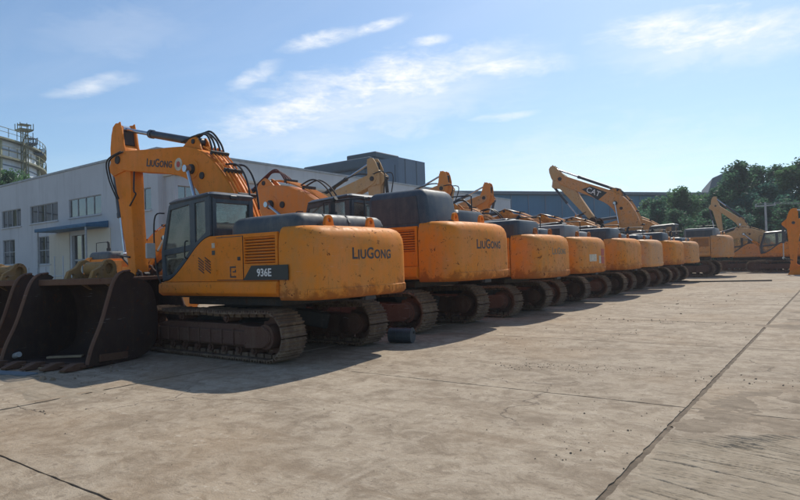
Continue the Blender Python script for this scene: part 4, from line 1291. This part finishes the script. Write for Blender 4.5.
# ------------------------------------------------------------------ far right group
excavator((-6.9, 63.0, 0), PI, 'excavator with steeply raised bent boom before the trees', 'excavators near the trees', dict(boom=60, bs=.78, ss=.85, stick=-98, bucket=20, boomm='tan_arm', yel='yellow_worn', cwm='yellow_worn', hoodm='cab_blue'))
excavator((-3.9, 58.3, 0), PI, 'yellow excavator before the trees with dark blue cab', 'excavators near the trees', dict(boom=3, stick=-60, bucket=None, boomm='tan_arm', yel='yellow_b', hood='step', cwm='yellow_b'))
excavator((3.1, 52.0, 0), PI, 'excavator cut by the right picture edge, yellow bucket grounded', 'excavators near the trees', dict(boom=16, stick=-88, bucket=0, bscale=1.12, bucketm='yellow_a', yel='yellow_a', boomm='yellow_a'))

# ------------------------------------------------------------------ loose buckets
def loose_bucket(loc, rz, label, s=1.0):
    r = empty('bucket', loc, rz); r.scale = (s, s, s)
    tag(r, label, 'bucket', 'loose buckets on the ground')
    bucket_parts(r, ('bucket_rust', 'bucket_ochre', 'bucket_edge'), True)
    return r


loose_bucket((-12.75, 6.46, 0), R(17), 'big rusty digging bucket lying open, nearest the tracks').scale = (1.16, 1, 1)
loose_bucket((-15.85, 5.95, 0), R(20), 'rusty bucket cut off by the left picture edge')

# ------------------------------------------------------------------ small things on the ground
root = empty('drum', (-7.98, 10.82, .165), R(14)); tag(root, 'dark grey drum lying on its side by the tracks', 'drum')
mb = MB(); mb.cyl((-.26, 0, 0), (.26, 0, 0), .165, 28); mb.cyl((-.27, 0, 0), (-.245, 0, 0), .172, 28); mb.cyl((.245, 0, 0), (.27, 0, 0), .172, 28)
for x in (-.09, .09): mb.cyl((x - .012, 0, 0), (x + .012, 0, 0), .171, 28)
obj('barrel_body', mb.mesh('barrel_body', bevel=.003), 'drum_grey', root)
mb = MB(); mb.cyl((.272, .06, .06), (.29, .06, .06), .03, 12); obj('cap', mb.mesh('cap'), 'plate_black', root)


def plank(loc, rz, l, w, t, label, mat='wood', ry=0):
    mb = MB(); mb.box(-l / 2, l / 2, -w / 2, w / 2, 0, t); o = obj('plank', mb.mesh('plank', bevel=.006), mat, None, loc, (0, ry, rz)); tag(o, label, 'plank', 'scrap boards by the buckets')


plank((-12.6, 5.05, .0), R(10), .9, .14, .04, 'short wooden plank before the open bucket teeth')
plank((-13.5, 5.0, .0), R(-14), 1.0, .16, .05, 'weathered board at the left picture edge')
plank((-12.9, 5.85, .06), R(40), .7, .13, .04, 'broken board lying inside the open bucket')
mb = MB(); mb.tube(smooth_pts([(0, 0, .06), (.5, .1, .06), (1.0, .12, .09), (1.5, .2, .2)], 5), .055, 10)
tag(obj('pipe', mb.mesh('pipe'), 'panel_pale', None, (-14.8, 4.95, 0)), 'pale grey pipe on the ground by the left bucket', 'pipe')
mb = MB(); mb.box(-.6, .6, -.12, .12, .0, .03)
tag(obj('metal_sheet', mb.mesh('metal_sheet', bevel=.004), 'sheet_blue', None, (-12.2, 4.55, .002), (0, 0, R(14))), 'grey-blue metal strip lying before the bucket', 'metal sheet')
mb = MB(); mb.box(-3.2, 3.2, -.06, .06, 0, .012); mb.box(-3.2, 3.2, -.012, .012, .012, .06); mb.box(-3.2, 3.2, -.06, .06, .06, .072)
tag(obj('dark_strip', mb.mesh('dark_strip', smooth=0), 'dark_steel', None, (-6.4, 40.2, .002), (0, 0, R(15))), 'long dark strip lying on the far concrete', 'beam')  # low dark strip running across the far slabs

# ------------------------------------------------------------------ white works building


def wall_mat(name, col, streak=0.3):
    m, nt, p = node_mat(name); h = NT(nt); v = h.pos(True)
    n = h.noise(v, .4, 5, .6); s = h.noise(h.mapv(v, (1.6, 1.6, .12)), 1.0, 6, .7); f = h.noise(v, 8, 5, .7)
    c = h.mix(h.ramp(n, .3, .7), tuple(x * .9 for x in col), col)
    c = h.mix(h.m('MULTIPLY', h.ramp(s, .5, .75), streak), c, tuple(x * .62 for x in col))
    c = h.mix(h.m('MULTIPLY', h.ramp(f, .5, .8), .15), c, tuple(x * .7 for x in col))
    nt.links.new(c, p.inputs['Base Color']); p.inputs['Roughness'].default_value = .8
    h.bump(f, .15, .01, p)


wall_mat('wall_white', (.50, .53, .56), .55)
wall_mat('wall_cream', (.62, .58, .48))
wall_mat('clad_dark', (.15, .20, .26), .2)
wall_mat('clad_darker', (.085, .115, .14), .2)
wall_mat('clad_blue', (.065, .185, .29), .3)
wall_mat('clad_grey', (.15, .17, .19), .25)
wall_mat('tank_plate', (.62, .68, .72), .4)
plain_mat('canopy_blue', (.03, .12, .23), .5)
plain_mat('frame_grey', (.32, .35, .37), .5)
plain_mat('tank_rail', (.17, .17, .10), .7)
plain_mat('tank_column', (.28, .30, .18), .7)

bld = empty('works_building', (-33, 20.5, 0)); tag(bld, 'long white works building with blue entrance canopy', 'building')


def rect(x0, x1, z0, z1): return [(x0, z0), (x1, z0), (x1, z1), (x0, z1)]


front_wins = [(-60.2, -56.4, 5.62, 7.02), (-56.0 - .15, -52.15, 5.62, 7.02), (-50.5, -45.9, 5.66, 7.0), (-44.2, -39.7, 5.68, 6.98), (-35.5, -33.75, 5.5, 6.85),
              (-55.7, -53.4, 2.6, 4.62), (-49.2, -47.1, 2.5, 4.58)]
front_wins = [front_wins[0]] + [(-55.8, -52.15, 5.62, 7.02)] + front_wins[2:]
dx0, dx1 = -43.9, -40.4
holes = [rect(a + 33, b + 33, c, d) for a, b, c, d in front_wins] + [rect(dx0 + 33, dx1 + 33, .02, 4.4)]
obj('wall', curve_plate('wall', rect(-45, 0, 0, 9.05), holes, .18, 0, Matrix.Translation((0, .18, 0)) @ XZ), 'wall_white', bld)
side_wins = [(21.25, 23.1, 5.4, 6.86), (24.3, 26.1, 5.4, 6.86), (27.3, 29.1, 5.4, 6.86), (30.3, 32.1, 5.4, 6.86), (33.3, 35.1, 5.4, 6.86)]
mb = MB(); mb.box(-.36, 0, .37, 48, 0, 9.05); obj('wall', mb.mesh('wall', smooth=0), 'wall_white', bld)
obj('annex_wall', curve_plate('annex_wall', rect(.5, 40, 0, 7.45), [rect(a - 20.5, b - 20.5, c, d) for a, b, c, d in side_wins], .16, 0, Matrix.Translation((.75, 0, 0)) @ YZ), 'wall_white', bld)
mb = MB(); mb.box(.0, .585, .5, .8, 0, 7.44); obj('annex_end', mb.mesh('annex_end', smooth=0), 'wall_white', bld)
mb = MB(); mb.box(.0, 1.05, .35, 40.1, 7.46, 7.62); obj('annex_coping', mb.mesh('annex_coping', smooth=0), 'wall_cream', bld)
mb = MB(); mb.box(-45, .06, -.06, .5, 9.06, 9.20); mb.box(-.5, .06, .51, 48, 9.06, 9.20); obj('coping', mb.mesh('coping', smooth=0), 'frame_grey', bld)
mb = MB(); mb.box(-45, -.37, .38, 48, 8.6, 8.75); obj('roof', mb.mesh('roof', smooth=0), 'clad_grey', bld)
mb = MB(); mb.box(-44.6, -.8, 5.0, 5.2, 0, 8.5); obj('inner_wall', mb.mesh('inner_wall', smooth=0), 'clad_darker', bld)
mb = MB(); mb.box(-44.6, -.4, .4, 5.0, 4.9, 5.1); obj('inner_floor', mb.mesh('inner_floor', smooth=0), 'clad_darker', bld)


def window(parent, x0, x1, z0, z1, y, nv, nh, side=False):
    def tr(mb):
        if side: mb.v = [(a[1] + y, a[0], a[2]) for a in mb.v]
        else: mb.v = [(a[0], a[1] + y, a[2]) for a in mb.v]
        return mb
    mb = MB(); t = .05
    mb.box(x0, x1, -.05, .05, z0, z0 + t); mb.box(x0, x1, -.05, .05, z1 - t, z1); mb.box(x0, x0 + t, -.05, .05, z0 + t, z1 - t); mb.box(x1 - t, x1, -.05, .05, z0 + t, z1 - t)
    for i in range(1, nv): x = x0 + (x1 - x0) * i / nv; mb.box(x - .03, x + .03, -.05, .05, z0 + t, z1 - t)
    for j in range(1, nh): z = z0 + (z1 - z0) * j / nh; mb.box(x0 + t, x1 - t, -.045, .045, z - .03, z + .03)
    w = obj('window', tr(mb).mesh('window', smooth=0), 'frame_grey', parent)
    for i in range(nv):
        for j in range(nh):
            a, b = x0 + (x1 - x0) * i / nv, x0 + (x1 - x0) * (i + 1) / nv; c, d = z0 + (z1 - z0) * j / nh, z0 + (z1 - z0) * (j + 1) / nh
            mb = MB(); mb.box(a + .04, b - .04, -.006, .006, c + .04, d - .04); obj('pane', tr(mb).mesh('pane', smooth=0), 'pane_dark', w)
    mb = MB(); mb.box(x0 - .08, x1 + .08, -.22, -.11, z0 - .09, z0 - .005); obj('sill', tr(mb).mesh('sill', smooth=0), 'wall_white', w)


for k, (a, b, c, d) in enumerate(front_wins):
    window(bld, a + 33, b + 33, c, d, .12, (4 if k < 4 else 2), (1 if k < 5 else 2))
for a, b, c, d in side_wins: window(bld, a - 20.5, b - 20.5, c, d, .74, 3, 1, True)
# entrance
mb = MB(); mb.box(-13.2, -5.8, -1.5, -.01, 4.72, 4.80); mb.prism([(-1.5, 4.80), (-.01, 4.80), (-.01, 5.15), (-1.5, 4.95)], -13.2, -5.8, 'yz')
cn = obj('canopy', mb.mesh('canopy', bevel=.02), 'canopy_blue', bld)
for x in (-12.9, -6.0):
    mb = MB(); mb.cyl((x, -1.4, 0), (x, -1.4, 4.71), .06, 10); obj('canopy_post', mb.mesh('canopy_post'), 'frame_grey', bld)
mb = MB(); mb.box(dx0 + 33, dx1 + 33, .20, .26, 0.02, 4.39)
dr = obj('door', mb.mesh('door', smooth=0), 'pane_dark', bld)
mb = MB()
for k in range(4):
    x = dx0 + 33 + .04 + k * (dx1 - dx0 - .08) / 3; mb.box(x - .05, x + .05, .12, .19, .02, 4.39)
mb.box(dx0 + 33, dx1 + 33, .125, .185, 2.6, 2.72); obj('door_frame', mb.mesh('door_frame', smooth=0), 'frame_grey', dr)
for x in (-12.7, -7.1):
    mb = MB(); mb.box(x - 1.55, x + 1.55, -.06, -.005, .02, 4.65); obj('wall_panel', mb.mesh('wall_panel', smooth=0), 'wall_cream', bld)
mb = MB(); mb.box(-13.5, -6.5, -2.6, -.3, 0, .3); mb.box(-13.5, -6.5, -2.3, -.3, .3, .55)
obj('entrance_step', mb.mesh('entrance_step', bevel=.02), 'concrete', bld)
mb = MB()
for x in (-12.5, -11.2, -9.9, -8.6, -7.4): mb.cyl((x, -2.2, .55), (x, -2.2, 2.9 if x > -9 else 2.2), .04, 8)
mb.cyl((-12.5, -2.2, 1.6), (-7.4, -2.2, 1.6), .035, 8); mb.cyl((-12.5, -2.2, 1.1), (-7.4, -2.2, 1.1), .03, 8)
obj('entrance_railing', mb.mesh('entrance_railing'), 'wall_white', bld)
for x in (-37.5, -30.6):
    mb = MB(); mb.cyl((x, -.08, .1), (x, -.08, 8.9), .06, 10); obj('rain_pipe', mb.mesh('rain_pipe'), 'wall_white', bld)
for (x, w_) in ((-4.2, .7), (-3.3, .5)):
    mb = MB(); mb.box(x, x + w_, 1.0, 1.8, 9.0, 9.55); obj('roof_vent', mb.mesh('roof_vent', bevel=.03), 'clad_grey', bld)

# blue-grey block rising from the roof behind
blk = empty('rooftop_block', (-45, 52.6, 8.7)); tag(blk, 'dark blue-grey clad block rising above the white building', 'building')
mb = MB(); mb.box(-7, 6.5, 0, 5.2, .06, 4.55); wb = obj('wall', mb.mesh('wall', smooth=0), 'clad_dark', blk)
mb = MB(); mb.prism([(-.7, 3.9), (-.5, 3.8), (5.4, 3.8), (5.4, 5.05), (-.45, 5.05), (-.7, 4.85)], -7.4, 2.9, 'yz'); obj('roof', mb.mesh('roof', bevel=.15, seg=2), 'clad_darker', blk)
mb = MB(); mb.box(-1.4, 3.0, .5, 5, 5.06, 5.75); obj('roof_hatch', mb.mesh('roof_hatch', bevel=.1), 'clad_darker', blk)
for k in range(7):
    mb = MB(); mb.box(-6.6 + k * 2.1, -6.52 + k * 2.1, -.05, -.002, .1, 3.75); obj('cladding_seam', mb.mesh('cladding_seam', smooth=0), 'clad_darker', wb)
for k in range(2):
    mb = MB(); mb.box(6.502, 6.55, 1.2 + k * 2.2, 1.28 + k * 2.2, .1, 4.5); obj('cladding_seam', mb.mesh('cladding_seam', smooth=0), 'clad_darker', wb)

# ------------------------------------------------------------------ blue warehouse
wa = math.atan2(.81, .58)
wh = empty('warehouse', (-46, 77, 0), wa); tag(wh, 'long blue metal-clad warehouse behind the parked excavators', 'building')
mb = MB(); mb.box(0, 82, 0, 26, 0, 11.6); obj('wall', mb.mesh('wall', smooth=0), 'clad_blue', wh)
mb = MB(); mb.prism([(-.6, 11.62), (13, 13.4), (26.6, 11.62), (26.6, 11.95), (13, 13.8), (-.6, 12.1)], -.6, 82.6, 'yz'); obj('roof', mb.mesh('roof', smooth=0), 'clad_grey', wh)
for k in range(28):
    mb = MB(); mb.box(k * 3 + .2, k * 3 + .34, -.09, -.003, 0, 11.55); obj('cladding_rib', mb.mesh('cladding_rib', smooth=0), 'clad_dark', wh)
for k in range(6):
    mb = MB(); mb.box(4 + k * 13, 10 + k * 13, -.16, -.10, 6.6, 7.8); obj('window', mb.mesh('window', smooth=0), 'pane_dark', wh)
mb = MB(); mb.box(-.12, -.003, 9, 16, 0, 5); obj('door', mb.mesh('door', smooth=0), 'clad_grey', wh)
sh = empty('shed', (-44.5, 66, 0), wa); tag(sh, 'low blue shed before the long warehouse', 'shed')
mb = MB(); mb.box(0, 24, 0, 8, 0, 6.6); obj('wall', mb.mesh('wall', smooth=0), 'clad_blue', sh)
mb = MB(); mb.prism([(-.5, 6.62), (8.5, 7.8), (8.5, 8.0), (-.5, 6.86)], -.5, 24.5, 'yz'); obj('roof', mb.mesh('roof', smooth=0), 'clad_dark', sh)
for k in range(9):
    mb = MB(); mb.box(k * 2.7 + .2, k * 2.7 + .3, -.07, -.003, 0, 6.55); obj('cladding_rib', mb.mesh('cladding_rib', smooth=0), 'clad_dark', sh)
wk = empty('hut', (-34.5, 57.5, 0), wa); tag(wk, 'small pale cabin beside the blue warehouse', 'hut')
mb = MB(); mb.box(0, 4, 0, 3, 0, 6.6); obj('wall', mb.mesh('wall', smooth=0), 'wall_white', wk)
mb = MB(); mb.box(-.2, 4.2, -.2, 3.2, 6.61, 6.8); obj('roof', mb.mesh('roof', smooth=0), 'frame_grey', wk)
mb = MB(); mb.box(1.5, 2.5, -.06, -.003, 0, 2.2); obj('door', mb.mesh('door', smooth=0), 'frame_grey', wk)
hl = empty('hall', (-21.5, 138, 0), R(14)); tag(hl, 'dark grey hall roof showing above the trees', 'building')
mb = MB(); mb.box(0, 8, 0, 24, 0, 13); obj('wall', mb.mesh('wall', smooth=0), 'clad_dark', hl)
mb = MB(); mb.prism([(-.6, 13.02), (.6, 17.0), (4, 18.4), (8.8, 17.4), (8.6, 13.02)], -.8, 24.8, 'xz'); obj('roof', mb.mesh('roof', smooth=0), 'clad_darker', hl)

# ------------------------------------------------------------------ gas holder
TD, TR = 100.0, 21.0
az_c = R(-36.3) + R(-30.8) - math.asin(TR / TD)
tk = empty('gas_holder', (TD * math.sin(az_c), TD * math.cos(az_c), 0)); tag(tk, 'tall round storage tank with ringed walkways and lamp tower', 'tank')
mb = MB(); mb.cyl((0, 0, 0), (0, 0, 18.2), TR, 72); obj('shell', mb.mesh('shell', smooth=20), 'tank_plate', tk)
mb = MB(); mb.cyl((0, 0, 18.22), (0, 0, 19.3), TR - .1, 72, 6); obj('dome', mb.mesh('dome', smooth=30), 'tank_plate', tk)


def ring_band(r0, r1, z0, z1, n=72):
    mb = MB(); vs_ = []
    for i in range(n):
        a = 2 * math.pi * i / n
        for r, z in ((r0, z0), (r1, z0), (r1, z1), (r0, z1)): vs_.append((r * math.cos(a), r * math.sin(a), z))
    fs = []
    for i in range(n):
        j = (i + 1) % n
        for k in range(4): fs.append((i * 4 + k, j * 4 + k, j * 4 + (k + 1) % 4, i * 4 + (k + 1) % 4))
    mb.add(vs_, fs); return mb


for z in (17.9, 15.7):
    wkw = obj('walkway', ring_band(TR + .01, TR + .75, z, z + .22).mesh('walkway', smooth=20), 'tank_rail', tk)
    mb = ring_band(TR + .68, TR + .73, z + 1.35, z + 1.42); m2 = ring_band(TR + .68, TR + .72, z + .85, z + .9); mb.add(m2.v, m2.f)
    for i in range(90):
        a = 2 * math.pi * i / 90; mb.bar(((TR + .7) * math.cos(a), (TR + .7) * math.sin(a), z + .3), ((TR + .7) * math.cos(a), (TR + .7) * math.sin(a), z + 1.4), .06, .06)
    obj('guard_rail', mb.mesh('guard_rail', smooth=0), 'tank_rail', wkw)
for k in range(9): obj('plate_seam', ring_band(TR + .005, TR + .10, 2 + k * 1.85, 2.12 + k * 1.85).mesh('plate_seam', smooth=20), 'clad_dark', tk)
for k in range(28):
    a = 2 * math.pi * (k + .35) / 28
    mb = MB(); mb.bar(((TR + .16) * math.cos(a), (TR + .16) * math.sin(a), 0), ((TR + .16) * math.cos(a), (TR + .16) * math.sin(a), 17.9), .28, .28, (math.cos(a), math.sin(a), 0))
    obj('column', mb.mesh('column', smooth=0), 'tank_column', tk)
# lamp tower: on the side facing the camera, px ~25
tc_ = Vector((TD * math.sin(az_c), TD * math.cos(az_c), 0))
def tank_pt(az_deg, r):
    """point on the tank circle of radius r seen at azimuth az (deg right of the view axis), near side"""
    a = R(-36.3 + az_deg); d = Vector((math.sin(a), math.cos(a), 0)); b = d.dot(tc_); disc = b * b - (tc_.length_squared - r * r)
    return d * (b - math.sqrt(max(disc, 0))) - tc_


for az_t, zt, big in ((-31.9, 19.7, True), (-31.45, 18.3, False), (-31.0, 17.6, False)):
    p = tank_pt(az_t, TR + .8 if az_t < -31.2 else TR + .3); mb = MB()
    z0 = 0 if big else 18.0
    w_ = .28 if big else .3
    for sx in (-1, 1):
        for sy in (-1, 1): mb.bar((p.x + sx * w_, p.y + sy * w_, z0), (p.x + sx * w_, p.y + sy * w_, zt), .11, .11)
    for k in range(int((zt - z0) / 1.2)):
        z = z0 + k * 1.2; mb.bar((p.x - w_, p.y - w_, z), (p.x + w_, p.y + w_, z + 1.2), .09, .09); mb.bar((p.x + w_, p.y - w_, z), (p.x - w_, p.y + w_, z + 1.2), .09, .09)
    e = .75 if big else .55
    mb.box(p.x - e, p.x + e, p.y - e, p.y + e, zt - .1, zt + .1); mb.box(p.x - e * .8, p.x + e * .8, p.y - e * .8, p.y + e * .8, zt + .62, zt + .70)
    for sx in (-1, 0, 1):
        for sy in (-1, 0, 1):
            if sx or sy: mb.bar((p.x + sx * e, p.y + sy * e, zt), (p.x + sx * e, p.y + sy * e, zt + .8), .07, .07)
    obj('lamp_tower' if big else 'platform_cage', mb.mesh('lamp_tower', smooth=0), 'tank_rail' if big else 'clad_darker', tk)
for az_t in (-31.3, -31.05):
    p = tank_pt(az_t, TR - .5); mb = MB(); mb.cyl((p.x, p.y, 18), (p.x, p.y, 20.8), .05, 6); obj('antenna', mb.mesh('antenna'), 'clad_darker', tk)

# ------------------------------------------------------------------ trees


def leaf_mat(name, a, b):
    m, nt, p = node_mat(name); h = NT(nt)
    f = h.noise(h.pos(True), .9, 3, .6)
    c = h.mix(h.ramp(f, .3, .7), a, b); c = h.mix(h.m('MULTIPLY', h.rnd(), .25), c, (.08, .13, .05))
    nt.links.new(c, p.inputs['Base Color']); p.inputs['Roughness'].default_value = .6
    p.inputs['Specular IOR Level'].default_value = .25
    tr = nt.nodes.new('ShaderNodeBsdfTranslucent'); nt.links.new(c, tr.inputs[0])
    ms = nt.nodes.new('ShaderNodeMixShader'); ms.inputs[0].default_value = .6
    out = [n for n in nt.nodes if n.type == 'OUTPUT_MATERIAL'][0]
    nt.links.new(p.outputs[0], ms.inputs[1]); nt.links.new(tr.outputs[0], ms.inputs[2]); nt.links.new(ms.outputs[0], out.inputs['Surface'])


leaf_mat('leaf_dark', (.045, .115, .068), (.07, .165, .09))
leaf_mat('leaf_mid', (.065, .15, .065), (.10, .20, .085))
leaf_mat('leaf_blue', (.042, .12, .095), (.07, .17, .12))
plain_mat('bark', (.09, .07, .05), .9, 0, .3)


def tree_meshes(seed, h_, wid, upright, n_leaf, base=.12):
    r = random.Random(seed); mb = MB(); lf = MB()
    trunk = smooth_pts([(0, 0, -.1), (r.uniform(-.2, .2), r.uniform(-.2, .2), h_ * .35), (r.uniform(-.4, .4), r.uniform(-.4, .4), h_ * .7), (r.uniform(-.4, .4), r.uniform(-.4, .4), h_ * .97)], 3)
    mb.tube(trunk, [.24 * (1 - .9 * i / (len(trunk) - 1)) + .02 for i in range(len(trunk))], 7)
    clumps = []
    n_br = 16
    for k in range(n_br):
        t = base + .06 + (.92 - base) * (k + r.random()) / n_br
        p0 = Vector(trunk[min(int(t * (len(trunk) - 1)), len(trunk) - 1)]); p0.z = t * h_ * .95
        a = k * 2.4 + r.uniform(-.5, .5)
        prof = math.sin(math.pi * min(1, max(.08, (t - base + .12) / (1.08 - base)))) ** .7
        ln = wid * prof * r.uniform(.65, 1.15)
        d = Vector((math.cos(a), math.sin(a), upright * r.uniform(.6, 1.5))).normalized()
        p1 = p0 + d * ln * .55 + Vector((0, 0, .1)); p2 = p0 + d * ln + Vector((0, 0, upright * .5))
        mb.tube(smooth_pts([p0, p1, p2], 2), [.09, .075, .06, .04, .02], 5)
        for q, s in ((p0.lerp(p1, .5), .75), (p1, .95), (p2, .8), (p1.lerp(p2, .5) + Vector((r.uniform(-.5, .5), r.uniform(-.5, .5), r.uniform(-.2, .6))), .8)):
            clumps.append((q, s * wid * .33 * r.uniform(.7, 1.25)))
    for k in range(4): clumps.append((Vector(trunk[-1]) + Vector((r.uniform(-.3, .3), r.uniform(-.3, .3), -.55 * k)), wid * .2 * (1 + .3 * k)))
    tot = sum(c[1] ** 2 for c in clumps)
    for c, s in clumps:
        for _ in range(max(6, int(n_leaf * s * s / tot))):
            v = Vector((r.gauss(0, 1), r.gauss(0, 1), r.gauss(0, 1)))
            v = v.normalized() * s * (r.random() ** .45); v.z *= .8 + .3 * upright
            p = c + v; sz = r.uniform(.10, .22)
            u = Vector((r.gauss(0, 1), r.gauss(0, 1), r.gauss(0, .6))).normalized(); w = u.cross(Vector((r.gauss(0, 1), r.gauss(0, 1), r.gauss(0, 1)))).normalized()
            lf.add([p - u * sz, p - w * sz * .55, p + u * sz, p + w * sz * .55], [(0, 1, 2, 3)])
    crown = bpy.data.meshes.new('crown'); crown.from_pydata(lf.v, [], lf.f); crown.update()
    return mb.mesh('trunk'), crown


TV = [tree_meshes(1, 9.5, 3.0, .55, 6500), tree_meshes(2, 11.5, 2.3, 1.1, 6500), tree_meshes(3, 8.5, 3.4, .4, 6500), tree_meshes(4, 12.0, 2.6, .9, 6500)]


def tree(x, y, v, s, sz, rz, mat, label, group='trees beyond the yard'):
    t = empty('tree', (x, y, 0), rz); t.scale = (s, s, sz); tag(t, label, 'tree', group)
    obj('trunk', TV[v][0], 'bark', t); obj('crown', TV[v][1], mat, t)


def at_az(az, dist): a = R(-36.3 + az); return dist * math.sin(a), dist * math.cos(a)


TREES = [  # az right of the view axis, distance, variant, xy scale, z scale, material, label
    (22.6, 90, 0, 1.1, .98, 'leaf_mid', 'mid-green tree overlapping the warehouse wall'),
    (23.3, 82, 2, 1.0, 1.0, 'leaf_dark', 'bushy tree just right of the raised black-plated boom'),
    (24.0, 88, 2, 1.15, 1.10, 'leaf_dark', 'leftmost dark green tree, beside the blue warehouse end'),
    (25.3, 84, 0, 1.05, 1.05, 'leaf_mid', 'rounded mid-green tree left of the grey hall roof'),
    (26.8, 90, 2, 1.1, 1.10, 'leaf_mid', 'round tree directly below the grey hall roof'),
    (28.0, 86, 0, 1.1, 1.02, 'leaf_dark', 'dark tree right of the grey hall roof, left of the tall ones'),
    (28.9, 88, 1, 1.1, 1.02, 'leaf_blue', 'slim pointed tree, leftmost of the tall group'),
    (29.9, 84, 3, 1.15, 1.05, 'leaf_dark', 'tall tree behind the upright stick'),
    (30.9, 90, 1, 1.15, 1.12, 'leaf_dark', 'slender poplar-like tree rising above its neighbours'),
    (31.6, 82, 2, 1.1, 1.12, 'leaf_blue', 'broad bluish tree above the dark cab'),
    (32.4, 88, 3, 1.1, 1.02, 'leaf_dark', 'tall tree right of the slender poplar'),
    (33.3, 84, 1, 1.2, 1.02, 'leaf_mid', 'slim tree close to the right picture edge'),
    (34.1, 86, 3, 1.25, 1.04, 'leaf_dark', 'highest tree, cut by the right picture edge'),
    (35.6, 84, 3, 1.2, 1.0, 'leaf_blue', 'tree just outside the right picture edge'),
    (37.5, 86, 0, 1.3, 1.1, 'leaf_dark', 'far right tree outside the picture'),
    (24.6, 78, 0, .8, .72, 'leaf_dark', 'low dark bush-like tree behind the row\'s far end'),
    (27.3, 76, 2, .9, .78, 'leaf_dark', 'low spreading tree behind the pale excavator'),
    (29.4, 76, 2, .9, .75, 'leaf_blue', 'low tree left of the tan stick'),
    (31.2, 78, 0, .9, .78, 'leaf_dark', 'low tree right of the tan stick'),
    (33.0, 76, 2, .95, .80, 'leaf_dark', 'low spreading tree behind the dark cab'),
    (34.6, 78, 0, .95, .8, 'leaf_mid', 'low tree at the right picture edge'),
]
for k, (az, d, v, s, sz, mt, lb) in enumerate(TREES):
    x, y = at_az(az, d); tree(x, y, v, s, sz, k * 1.7, mt, lb)
for az, d, v, s, sz, lb in ((-32.9, 74, 0, 1.0, 1.30, 'left tree top showing over the white parapet by the tank'), (-31.9, 76, 2, .8, 1.44, 'small tree top over the white parapet by the tank tower')):
    x, y = at_az(az, d); tree(x, y, v, s, sz, d, 'leaf_mid', lb, 'trees behind the white building')

# hedge mass closing the gaps at the foot of the tree belt
r_ = random.Random(5); lf = MB()
for _ in range(26000):
    az = r_.uniform(22.0, 40); d = r_.uniform(92, 97); x, y = at_az(az, d)
    p = Vector((x, y, 6.5 * r_.random() ** .8 * (1 + .25 * math.sin(az * 5)))); sz = r_.uniform(.18, .35)
    u = Vector((r_.gauss(0, 1), r_.gauss(0, 1), r_.gauss(0, .6))).normalized(); w = u.cross(Vector((r_.gauss(0, 1), r_.gauss(0, 1), r_.gauss(0, 1)))).normalized()
    lf.add([p - u * sz, p - w * sz * .55, p + u * sz, p + w * sz * .55], [(0, 1, 2, 3)])
me = bpy.data.meshes.new('undergrowth'); me.from_pydata(lf.v, [], lf.f); me.update()
tag(obj('undergrowth', me, 'leaf_dark'), 'dense dark undergrowth at the foot of the tree belt', 'undergrowth', kind='stuff')

# utility pole with wires in front of the trees
x, y = at_az(31.45, 70); up = empty('utility_pole', (x, y, 0)); tag(up, 'pale concrete utility pole before the trees', 'pole')
mb = MB(); mb.cyl((0, 0, -.1), (0, 0, 6.6), .13, 10, .09); obj('post', mb.mesh('post'), 'frame_grey', up)
mb = MB(); mb.box(-.9, .9, -.05, .05, 6.2, 6.32); mb.cyl((-.8, 0, 6.32), (-.8, 0, 6.5), .05, 8); mb.cyl((.8, 0, 6.32), (.8, 0, 6.5), .05, 8); obj('cross_arm', mb.mesh('cross_arm', smooth=0), 'frame_grey', up)
mb = MB()
for ox in (-.8, .8): mb.tube(smooth_pts([(ox, 0, 6.5), (ox + 12, 3, 5.9), (ox + 26, 6, 6.5)], 6), .02, 5)
obj('wire', mb.mesh('wire'), 'frame_grey', up)

for nm, lb, ct in (('mud', 'dried brown mud with drag marks at the lower right', 'mud'), ('mud_smear', 'brown skid smear on the concrete beyond the mud', 'mud'), ('mud_patches', 'dark mud patches along the long concrete joint', 'mud'),
                   ('bucket_dirt', 'sandy dirt spread before the loose buckets', 'dirt'), ('crumbs_of_soil', 'crumbs of dry soil scattered over the concrete', 'soil'), ('pale_gravel', 'pale bits of gravel on the concrete', 'gravel')):
    tag(bpy.data.objects[nm], lb, ct)

# ------------------------------------------------------------------ air: light summer haze over the yard
mb = MB(); mb.box(-160, 60, -40, 190, -1.2, 42)
hz = obj('haze', mb.mesh('haze', smooth=0)); hz['kind'] = 'stuff'; tag(hz, 'thin bluish summer haze over the whole yard', 'haze')
hm = bpy.data.materials.new('haze_air'); hm.use_nodes = True; hn = hm.node_tree; hn.nodes.clear()
ho = hn.nodes.new('ShaderNodeOutputMaterial'); hv = hn.nodes.new('ShaderNodeVolumePrincipled')
hv.inputs['Color'].default_value = (.82, .90, 1.0, 1); hv.inputs['Density'].default_value = .0006; hv.inputs['Anisotropy'].default_value = .3
hn.links.new(hv.outputs[0], ho.inputs['Volume']); hz.data.materials.append(hm)
